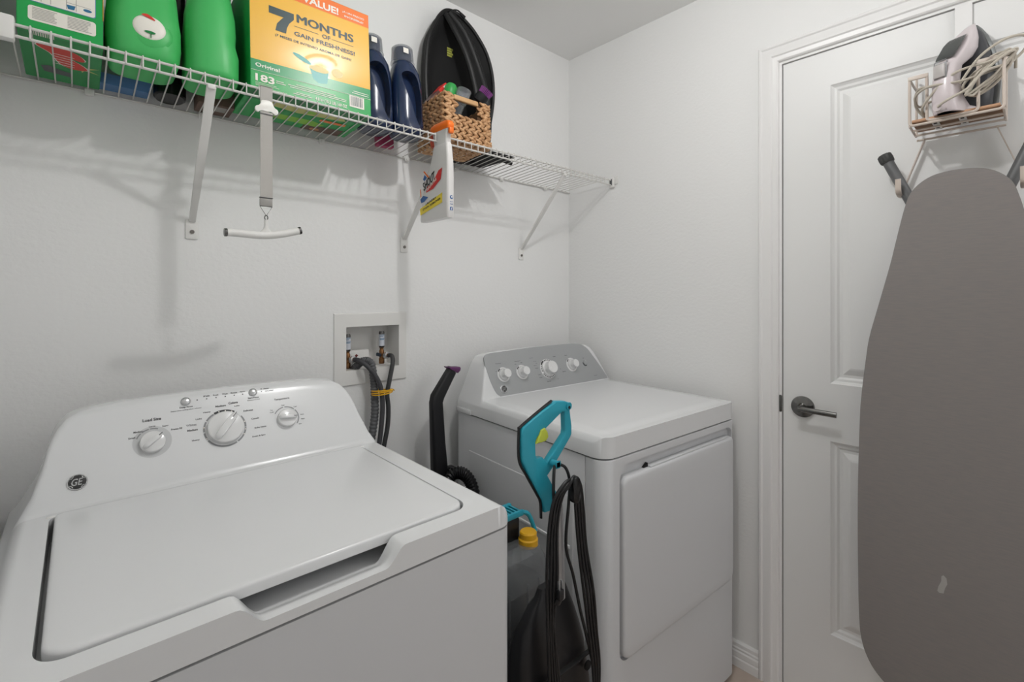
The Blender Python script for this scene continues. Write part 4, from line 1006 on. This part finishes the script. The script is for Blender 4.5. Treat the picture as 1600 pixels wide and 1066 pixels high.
# lower arms with hooks
for s, y0_, y1_, zz0, zz1 in ((1, -1.289, -1.2440, 1.728, 1.600), (-1, -1.429, -1.4755, 1.728, 1.590)):
    b = new(); m = frame((-.012, y0_, zz0), (0, -(zz1-zz0), (y1_-y0_)), (0, y1_-y0_, zz1-zz0)); L = math.hypot(y1_-y0_, zz1-zz0)
    prism(b, [(-.0010, 0), (.0010, 0), (.0010, L), (-.0010, L)], -.009, .009, m); ar = R('hook_arm', b, 'beige')
    b = new(); yy = y1_
    P = bent([(-.012, yy, zz1+.012), (-.012, yy, zz1-.022), (-.060, yy-.0*s, zz1-.026), (-.088, yy, zz1-.018), (-.092, yy, zz1+.018)], .012)
    tube(b, P, .0065, 8, sq=(.35, 1) if False else (1, .3), up=(0, 1, 0)); rel('hook', b, 'beige', ar)

# ---------------------------------------------------------------- steam iron
t = thing('steam_iron', 'pale and dark grey steam iron standing upright in the cream rack, cord wound around', 'iron', (-.0580, -1.3800, 1.7550), (0, 0, math.radians(-24)))
# local: z up along the sole length (tip at top), -x handle direction, y width; sole plane at x=+.03
def isec(z, xs, hw, depth, r=.3, sh=0): 
    """slice: sole side at x=xs, spine at xs-depth, half width hw"""
    n = 20; out = []
    for i in range(n):
        a = 2*PI*i/n; c, s_ = math.cos(a), math.sin(a)
        x = xs-depth/2+depth/2*math.copysign(abs(c)**.7, c); y = hw*math.copysign(abs(s_)**.8, s_)
        k = (xs-x)/depth if depth else 0
        out.append((x, y*(1-.50*k*k), z))
    return out
b = new(); rings(b, [isec(z, .028, hw, .007) for z, hw in ((.004, .044), (.02, .050), (.08, .055), (.13, .050), (.17, .040), (.20, .028), (.222, .015), (.236, .004))]); obj('soleplate', b, 'iron_s', t)
b = new(); rings(b, [isec(z, .022, hw, dp) for z, hw, dp in ((.0, .040, .048), (.01, .046, .052), (.06, .051, .050), (.11, .048, .046), (.15, .042, .044), (.18, .033, .040), (.205, .024, .030), (.224, .012, .018), (.232, .004, .008))]); obj('body', b, 'iron_d', t, ang=50)
# pale shell: heel, handle spine and nose in one arch
def arch(xo, xi, y_):  return None
b = new()
sp = [(.0, -.020, -.103), (.012, -.020, -.110), (.04, -.052, -.112), (.08, -.062, -.110), (.115, -.056, -.100), (.140, -.020, -.082), (.165, .000, -.062), (.19, .004, -.042), (.21, .008, -.022), (.228, .012, -.002), (.236, .016, .010)]
hwf = lambda z: interp([(0, .027), (.03, .025), (.08, .0225), (.12, .023), (.15, .027), (.18, .027), (.20, .022), (.225, .012), (.24, .004)], z)
rs = []
for z, xi, xo in sp:
    n = 16; h_ = hwf(z); cx_ = (xi+xo)/2; dx_ = (xi-xo)/2
    rs.append([(cx_+dx_*math.copysign(abs(math.cos(2*PI*i/n))**.6, math.cos(2*PI*i/n)), h_*math.copysign(abs(math.sin(2*PI*i/n))**.6, math.sin(2*PI*i/n)), z) for i in range(n)])
rings(b, rs); shell = obj('shell', b, 'iron_w', t, ang=60)
b = new(); rings(b, [isec(z, .020, hw, dp) for z, hw, dp in ((.0, .030, .130), (.005, .032, .132), (.014, .030, .125), (.018, .026, .11))]); obj('heel', b, 'iron_w', t, ang=60)
b = new()
rs = []
for z, d in ((.134, -.088), (.142, -.0835), (.160, -.069), (.178, -.0555), (.190, -.044), (.196, -.036)):
    h_ = hwf(z)*.80; rs.append([(d-.004, y_*h_, z) for y_ in (-1, -.5, 0, .5, 1)])
rings(b, rs, False, False)
bmesh.ops.solidify(b, geom=b.faces, thickness=.004); obj('water_window', b, 'smoke', t)
b = new(); box(b, (-.1155, -.0115, .084), (-.1080, .0115, .116), .002); obj('steam_button', b, mat('button_grey', 'bdb8b6', .35), t)
b = new(); box(b, (-.1085, -.0135, .080), (-.1070, .0135, .1195), .001); tube(b, bent([(-.1065, -.014, .118), (-.1075, -.013, .126), (-.1075, .013, .126), (-.1065, .014, .118)], .004), .0011, 6); obj('button_rim', b, 'print_grey', t)
b = new(); cyl(b, (-.085, 0, .012), (-.124, -.002, .010), .0115, 20, .0095); obj('cord_outlet', b, 'iron_w', t)
b = new()
rnd = random.Random(3)
def loop(cx_, cz_, rx, rz, tilt, ph, wob=.006, n=26):
    return [Vector((cx_+rx*math.cos(a+ph)*math.cos(tilt)+wob*math.sin(2*a), .0+.040*math.sin(a*1+ph)*0-.045+.02*math.sin(a+tilt)+wob*math.cos(3*a), cz_+rz*math.sin(a+ph))) for a in [2*PI*i/n for i in range(n)]]
def wrap(cx_, cy_, cz_, ru, rz, turns, tilt, seed):
    q_ = random.Random(seed); out_ = []
    d_ = Vector((.62, -.78, 0))          # runs along the side of the iron, facing the room
    nrm = Vector((-.78, -.62, 0))
    for i in range(turns*9):
        a = 2*PI*i/9; k = i/9
        ru_ = ru*(1+.16*q_.uniform(-1, 1)); rz_ = rz*(1+.22*q_.uniform(-1, 1))
        out_.append(Vector((cx_, cy_, cz_))+d_*(ru_*math.cos(a))+Vector((0, 0, 1))*(rz_*math.sin(a+tilt+.15*k)+.25*ru_*math.cos(a))+nrm*(.006*math.sin(a*1.0)+.0035*k-.006))
    return out_
pts = [Vector(p) for p in ((-.124, -.004, .010), (-.126, -.022, .018), (-.100, -.052, .040), (-.075, -.070, .075))]
pts += wrap(-.046, -.064, .076, .040, .034, 6, .3, 5)
tube(b, spline(pts, 6), .0030, 8)
obj('power_cord', b, 'cordw', t)
b = new(); tube(b, spline([(-.090, -.030, .060), (-.080, -.062, .110), (-.050, -.092, .142), (-.010, -.110, .150), (.010, -.104, .130), (-.01, -.086, .100), (-.05, -.062, .080), (-.095, -.030, .065), (-.115, .02, .070), (-.112, .052, .058), (-.08, .064, .04), (-.05, .050, .055)], 10), .0030, 8); obj('cord_loop', b, 'cordw', t)
b = new(); tube(b, spline([(-.085, .020, .075), (-.100, .052, .078), (-.070, .078, .050), (-.045, .072, .020), (-.08, .050, .012), (-.11, .035, .03), (-.10, -.02, .085), (-.06, -.075, .10), (-.02, -.095, .115), (-.0, -.090, .085)], 10), .0030, 8); obj('cord_loop', b, 'cordw', t)

# ---------------------------------------------------------------- ironing board
t = thing('ironing_board', 'ironing board with a taupe grey cover hanging on the door', 'ironing board', (-.09, -1.363, .24))
R = lambda name, b, m, **k: rel(name, b, m, t, **k)
half = [(1.6144, .0), (1.6125, .026), (1.6060, .050), (1.5920, .071), (1.5700, .0885), (1.5380, .0985), (1.5000, .1070), (1.4400, .1190), (1.3850, .1300), (1.2730, .1560), (1.1900, .1750), (1.1300, .1830), (1.0300, .1930), (.9500, .1975), (.7320, .2020), (.5160, .2010), (.3950, .1985), (.3416, .1930), (.3050, .1820), (.2750, .1640), (.2500, .1350), (.2390, .10), (.2350, .05), (.2345, 0)]
cyb = -1.364
poly = [(cyb+w_, z) for z, w_ in half]+[(cyb-w_, z) for z, w_ in half[-2:0:-1]]
P = [(p.x, p.y) for p in spline([(y, z, 0) for y, z in poly], 4, True)]
czb = .93
rs = []
for k_, x_ in ((-.0030, -.082), (0, -.085), (0, -.094), (-.0018, -.0975), (-.0060, -.0990), (-.02, -.0996), (-.08, -.100)):
    ring = []
    n = len(P)
    for i in range(n):
        a = Vector(P[i-1]); c = Vector(P[(i+1) % n]); tn = (c-a).normalized(); nn = Vector((-tn.y, tn.x))
        q_ = Vector(P[i])+nn*k_*(-1)*(1)
        if abs(k_) > .01: q_ = Vector((cyb+(P[i][0]-cyb)*(1+k_*2), czb+(P[i][1]-czb)*(1+k_)))
        ring.append((x_, q_.x, q_.y))
    rs.append(ring)
b = new(); rings(b, rs); bd = R('padded_cover', b, 'cover', ang=50)
# sign of the inset is taken from the outline direction
b = new(); rg = random.Random(5)
sm = [(-1.3395, .5480), (-1.3345, .5500), (-1.3325, .5650), (-1.3300, .5760), (-1.3310, .5900), (-1.3345, .5955), (-1.3370, .5920), (-1.3372, .5790), (-1.3405, .5640), (-1.3420, .5520)]
sm = [(-1.3340-( y+1.3360)*1.6, z) for y, z in sm]
prism(b, [(-(y), z) for y, z in sm][::1], 0, .0010, frame((-.0999, 0, 0), (0, -1, 0), (0, 0, 1), (-1, 0, 0)))
R('paint_smear', b, 'scar')
def leg(y0_, z0_, y1_, z1_, name='leg'):
    a = Vector((-.060, y0_, z0_)); c = Vector((-.060, y1_, z1_)); d = (c-a).normalized()
    b = new(); cyl(b, a+d*.012, c, .0128, 20); l_ = R(name, b, 'leg')
    b = new(); u = frame(a, d.cross(Vector((1, 0, 0))), Vector((1, 0, 0)), d)
    n = 36
    rs = []
    for zz_, q_ in ((-.006, .0135), (-.003, .0158), (.008, .0165), (.016, .0158), (.020, .0132)):
        rs.append([u @ Vector(((q_*(1+.05*(1 if (i//2) % 2 else -1)))*math.cos(2*PI*i/n), (q_*(1+.05*(1 if (i//2) % 2 else -1)))*math.sin(2*PI*i/n), zz_)) for i in range(n)])
    rings(b, rs); rel('foot_cap', b, 'cap', l_)
leg(-1.2105, 1.6900, -1.355, 1.350)
leg(-1.500, 1.7000, -1.385, 1.400)
b = new(); cyl(b, (-.060, -1.26, 1.36), (-.060, -1.47, 1.36), .011, 12); R('cross_tube', b, 'leg')
b = new(); cyl(b, (-.066, -1.30, 1.36), (-.066, -1.30, .42), .011, 12); R('rear_tube', b, 'leg')
b = new(); cyl(b, (-.066, -1.43, 1.36), (-.066, -1.43, .42), .011, 12); R('rear_tube', b, 'leg')

# ================================================================== cleaners between the machines
CY = -.68
t = thing('upright_cleaner', 'black upright floor cleaner with teal loop handle and lime trigger between the machines', 'cleaner', (-.835, CY, 0))
R = lambda name, b, m, **k: rel(name, b, m, t, **k)
FR = frame((0, CY, 0), (1, 0, 0), (0, 0, 1), (0, -1, 0))
outer = [(-.8381, 1.0405), (-.8060, 1.0360), (-.7880, 1.0285), (-.7880, 1.0150), (-.7800, .9700), (-.7800, .9480), (-.7850, .9400), (-.8480, .8800), (-.8700, .8630), (-.8520, .8350), (-.8300, .8020), (-.8240, .7850), (-.8240, .7700), (-.8790, .7740), (-.8870, .8050), (-.9000, .8260), (-.9330, .8790), (-.9560, .9200), (-.9570, .9880), (-.9520, .9960), (-.8900, 1.0230)]
inner = [(-.8160, 1.0105), (-.8070, 1.0080), (-.8050, .9620), (-.8070, .9520), (-.8720, .8960), (-.8880, .9120), (-.9070, .9140), (-.9110, .9220), (-.9120, .9540), (-.9060, .9640)]
def thick(pts_o, pts_i, y0_, y1_, bev):
    """closed ring solid between two outlines"""
    b = new(); N = 120
    def res(P_):
        L_ = [0]; 
        for a, c in zip(P_, P_[1:]+P_[:1]): L_.append(L_[-1]+(Vector(c)-Vector(a)).length)
        return L_
    o_ = [b.verts.new((x, y, 0)) for x, y in pts_o]; i_ = [b.verts.new((x, y, 0)) for x, y in pts_i]
    es = [b.edges.new((o_[k], o_[(k+1) % len(o_)])) for k in range(len(o_))]+[b.edges.new((i_[k], i_[(k+1) % len(i_)])) for k in range(len(i_))]
    bmesh.ops.triangle_fill(b, use_beauty=True, use_dissolve=False, edges=es)
    g = bmesh.ops.extrude_face_region(b, geom=b.faces[:])
    top_ = [v for v in g['geom'] if isinstance(v, bmesh.types.BMVert)]
    for v in top_: v.co.z = y1_
    for v in b.verts:
        if v not in top_: v.co.z = y0_
    bmesh.ops.recalc_face_normals(b, faces=b.faces)
    bmesh.ops.dissolve_limit(b, angle_limit=.01, verts=b.verts, edges=b.edges)
    e2 = [e for e in b.edges if len(e.link_faces) == 2 and e.calc_face_angle(0) > 1.2 and abs(e.verts[0].co.z-e.verts[1].co.z) < 1e-5]
    bmesh.ops.bevel(b, geom=e2, offset=bev, segments=3, affect='EDGES', profile=.5)
    return T(b, FR)
def sm2(P_, k=3): return [(p.x, p.y) for p in spline([(a, c, 0) for a, c in P_], k, True)]
b = thick(outer, inner, -.009, .009, .0035); hnd = R('handle', b, 'teal', ang=40)
b = new(); tube(b, spline([(-.848, CY, 1.0420), (-.8900, CY, 1.0250), (-.9530, CY, .9975), (-.9595, CY, .9880), (-.9590, CY, .9200), (-.9350, CY, .8770), (-.9010, CY, .8240), (-.8880, CY, .8000), (-.8850, CY, .76)], 8), .0035, 8, up=(0, 1, 0), sq=(1.2, .8)); rel('grip_strip', b, 'black', hnd)
b = new(); cyl(b, (-.7935, CY-.0115, 1.0215), (-.7935, CY+.0115, 1.0215), .0098, 18); rel('pivot_end', b, 'teal', hnd)
b = new(); cyl(b, (-.7935, CY-.0122, 1.0185), (-.7935, CY-.0112, 1.0185), .0040, 12); rel('pivot_hole', b, 'black', hnd)
b = new(); prism(b, [(-.9135, .9500), (-.8960, .9510), (-.8800, .9500), (-.8705, .9590), (-.8740, .9720), (-.8830, .9830), (-.8960, .9800)], -.011, .013, FR, bev=.003, seg=3); R('trigger', b, 'lime')
b = new(); cyl(b, (-.8590, CY-.012, .8930), (-.8590, CY-.034, .8930), .0085, 16); box(b, (-.868, CY-.034, .884), (-.850, CY-.030, .902), .003); R('cord_hook', b, 'teal')
b = new(); cyl(b, (-.8300, CY, .79), (-.8210, CY, .540), .0165, 20); R('pole', b, 'pole')
b = new()
bs = [(.580, -.8810, -.7980, .018), (.560, -.8900, -.7880, .025), (.545, -.9100, -.7830, .035), (.500, -.9500, -.7640, .050), (.450, -.9620, -.7480, .060), (.400, -.9650, -.7330, .065), (.30, -.965, -.715, .07), (.20, -.965, -.700, .075), (.10, -.96, -.70, .08)]
rings(b, [[(x, CY+.012+y*.5, z) for x, y in rrect(x0, x1, -hy_, hy_, min(hy_*.6, .03), 5)] for z, x0, x1, hy_ in bs]); R('motor_body', b, 'black')
b = new(); box(b, (-.968, CY-.036, .375), (-.7160, CY-.024, .3790), .001); R('body_seam', b, 'gap')
b = new(); box(b, (-.97, CY-.05, .02), (-.71, CY+.05, .11), .02, 4); R('floor_head', b, 'black')
for x in (-.972, -.708):
    b = new(); cyl(b, (x-.008, CY+.02, .04), (x+.008, CY+.02, .04), .04, 20); R('wheel', b, 'rubber')
b = new(); cyl(b, (-.745, CY-.034, .345), (-.745, CY-.030, .345), .012, 16); R('screw_cap', b, 'gap')
# cord wound over the hooks
b = new(); rc = random.Random(11); yF = CY-.050
cords = [
 [(-.859, yF+.028, .893), (-.882, yF+.010, .880), (-.890, yF+.004, .84), (-.892, yF, .79), (-.895, yF, .70), (-.903, yF, .60), (-.893, yF-.002, .50), (-.880, yF-.004, .40), (-.872, yF-.010, .28), (-.86, yF-.01, .20)],
 [(-.859, yF+.028, .893), (-.842, yF+.010, .885), (-.834, yF+.002, .85), (-.840, yF, .80), (-.850, yF, .70), (-.826, yF-.002, .62), (-.800, yF-.004, .52), (-.770, yF-.006, .42), (-.752, yF-.010, .33), (-.77, yF-.012, .22)],
]
for j, (xo, zo) in enumerate(((-.013, 0), (-.003, -.004), (.007, -.006), (.016, .004))):
    cords.append([(-.905+xo, yF-.006-j*.003, .20), (-.900+xo, yF-.006, .35), (-.908+xo*.9, yF-.006+j*.002, .52), (-.908+xo, yF-.004-j*.002, .64), (-.900+xo, yF-.002, .75), (-.886+xo, yF-.004, .82), (-.862+xo*.8, yF-.008-j*.002, .852+zo), (-.838+xo*.6, yF-.008, .860+zo), (-.816+xo*.8, yF-.006, .838), (-.806+xo, yF-.004, .78), (-.797+xo, yF-.006, .68), (-.778+xo, yF-.008-j*.002, .56), (-.760+xo, yF-.010, .45), (-.749+xo*.9, yF-.012, .36), (-.752+xo*.5, yF-.014, .27), (-.77, yF-.014, .20)])
for c_ in cords:
    b = new(); tube(b, spline(c_, 8), .0038, 8); R('power_cord', b, 'rubber')
b = new(); P = [(-.8430, .862), (-.8290, .868), (-.8220, .855), (-.8180, .825), (-.8230, .808), (-.8350, .803), (-.8450, .812), (-.8470, .835)]
prism(b, sm2(P), .058, .072, FR, bev=.003); R('cord_clip', b, 'black_sh')
b = new(); tube(b, spline([(-.893, yF-.010, .585), (-.890, yF-.016, .600)], 3), .0100, 12, sq=(1, .8)); box(b, (-.9010, yF-.026, .596), (-.884, yF-.012, .622), .004); pg = R('cord_plug', b, 'black')
for dx in (-.0045, .0045):
    b = new(); box(b, (-.8925+dx-.0010, yF-.023, .620), (-.8925+dx+.0010, yF-.0165, .6400), .0003); rel('plug_prong', b, 'silver', pg)

# final size of the machine and its place just forward of the dryer front, base down on the floor
KF = .885
for o_ in list(bpy.data.objects):
    r_ = o_
    while r_.parent is not None: r_ = r_.parent
    if r_ is t and o_.type == 'MESH':
        for v in o_.data.vertices:
            c_ = v.co
            X = (t.location.x+c_.x)*KF-.1984; Y = (t.location.y+c_.y)*KF-.1726; Z = c_.z*KF+.151
            if Z < .36: Z = max(0, .36*(Z-.151)/(.36-.151))
            v.co = (X-t.location.x, Y-t.location.y, Z)

# ---------------------------------------------------------------- tank cleaner with the yellow cap
CX2, CY2 = -.943, -.595
t = thing('spot_cleaner', 'floor cleaner with smoky clear tank, yellow cap and slotted teal handle on the floor', 'cleaner', (CX2, CY2, 0))
R = lambda name, b, m, **k: rel(name, b, m, t, **k)
b = new(); rings(b, [[(x, y, z) for x, y in rrect(CX2-hx, CX2+hx, CY2-hy_, CY2+hy_, min(.03, hx*.9), 6)] for z, hx, hy_ in ((.330, .120, .062), (.338, .124, .066), (.60, .121, .064), (.635, .117, .060), (.655, .107, .053), (.664, .090, .040), (.666, .04, .03))]); tk = R('water_tank', b, 'tank')
b = new(); rings(b, [[(x, y, z) for x, y in rrect(CX2-hx, CX2+hx, CY2-hy_, CY2+hy_, .028, 6)] for z, hx, hy_ in ((.336, .116, .058), (.575, .114, .057), (.5755, .113, .056))]); rel('tank_water', b, 'water', tk)
for dx in (-.03, .03, .07):
    b = new(); box(b, (CX2+dx, CY2-.0675, .36), (CX2+dx+.006, CY2-.063, .60), .002); rel('tank_rib', b, 'tank', tk)
b = new(); lathe(b, [(.022, .655), (.0255, .658), (.0255, .674), (.0225, .677), (.0225, .690), (.020, .693), (.001, .694)], Matrix.Translation((-.858, CY2-.012, 0)), 28); rel('tank_cap', b, 'yellow_cap', tk)
b = new()
for i in range(8): box(b, (-.945+.0120*i, CY2+.020, .7280), (-.940+.0120*i, CY2+.065, .7360)), 
box(b, (-.950, CY2+.012, .722), (-.850, CY2+.021, .738), .003); box(b, (-.950, CY2+.060, .726), (-.850, CY2+.072, .738), .003)
tube(b, spline([(-.853, CY2+.018, .731), (-.832, CY2+.012, .718), (-.816, CY2+.004, .672)], 5), .006, 8)
R('slotted_handle', b, 'teal')
b = new(); box(b, (-.955, CY2+.016, .640), (-.86, CY2+.064, .722), .008); R('handle_base', b, 'black')
b = new(); box(b, (CX2-.13, CY2-.085, .0), (CX2+.13, CY2+.11, .332), .012, 3); R('motor_base', b, 'black')
# upright crevice wand with purple tip and its hose
t = thing('vacuum_wand', 'black vacuum wand with a purple tip and ribbed hose standing behind the washer', 'vacuum wand', (-.83, -.135, 0))
R = lambda name, b, m, **k: rel(name, b, m, t, **k)
wy = -.125
b = new()
def ws_(c, d, hw_, hd_):
    c = Vector(c); d = Vector(d).normalized(); u = Vector((d.z, 0, -d.x)); v = Vector((0, 1, 0))
    return [c+u*x+v*y for x, y in rrect(-hw_, hw_, -hd_, hd_, min(hw_, hd_)*.6, 4)]
rings(b, [ws_((-.7610, wy, 1.0430), (.62, 0, .5), .0185, .013), ws_((-.7790, wy, 1.018), (.55, 0, .6), .0190, .014), ws_((-.8200, wy, .9600), (.3, 0, .9), .0235, .015), ws_((-.8260, wy, .940), (.08, 0, 1), .0220, .016), ws_((-.8190, wy, .80), (-.05, 0, 1), .0250, .017), ws_((-.8120, wy, .700), (-.06, 0, 1), .0290, .018), ws_((-.80, wy, .60), (-.06, 0, 1), .030, .019)])
R('wand', b, 'black', ang=50)
b = new(); rings(b, [ws_((-.7630, wy, 1.0425), (.50, 0, .9), .0245, .0178), ws_((-.7595, wy, 1.0480), (.35, 0, 1), .0290, .0180), ws_((-.7580, wy, 1.0520), (.2, 0, 1), .0290, .0170), ws_((-.7570, wy, 1.0540), (.1, 0, 1), .026, .015)]); R('purple_tip', b, 'purple')
b = new(); box(b, (-.785, wy-.024, .700), (-.760, wy+.005, .714), .004); box(b, (-.770, wy-.030, .690), (-.752, wy-.005, .704), .005); R('latch', b, 'black')
P = spline([(-.822, wy-.035, .600), (-.816, wy-.042, .660), (-.795, wy-.05, .700), (-.765, wy-.062, .702), (-.742, wy-.08, .672), (-.737, wy-.10, .61), (-.742, wy-.12, .50), (-.76, wy-.13, .38), (-.77, wy-.14, .25)], 20)
b = new(); tube(b, P, lambda q_: .0205+.0016*math.sin(q_*len(P)*1.57), 18); R('ribbed_hose', b, 'black_sh')
b = new(); box(b, (-.86, wy-.16, 0), (-.72, wy+.03, .30), .03, 4); R('vacuum_base', b, 'black')
b = new(); cyl(b, (-.80, wy, .30), (-.80, wy, .62), .022, 16); R('wand_socket', b, 'black')
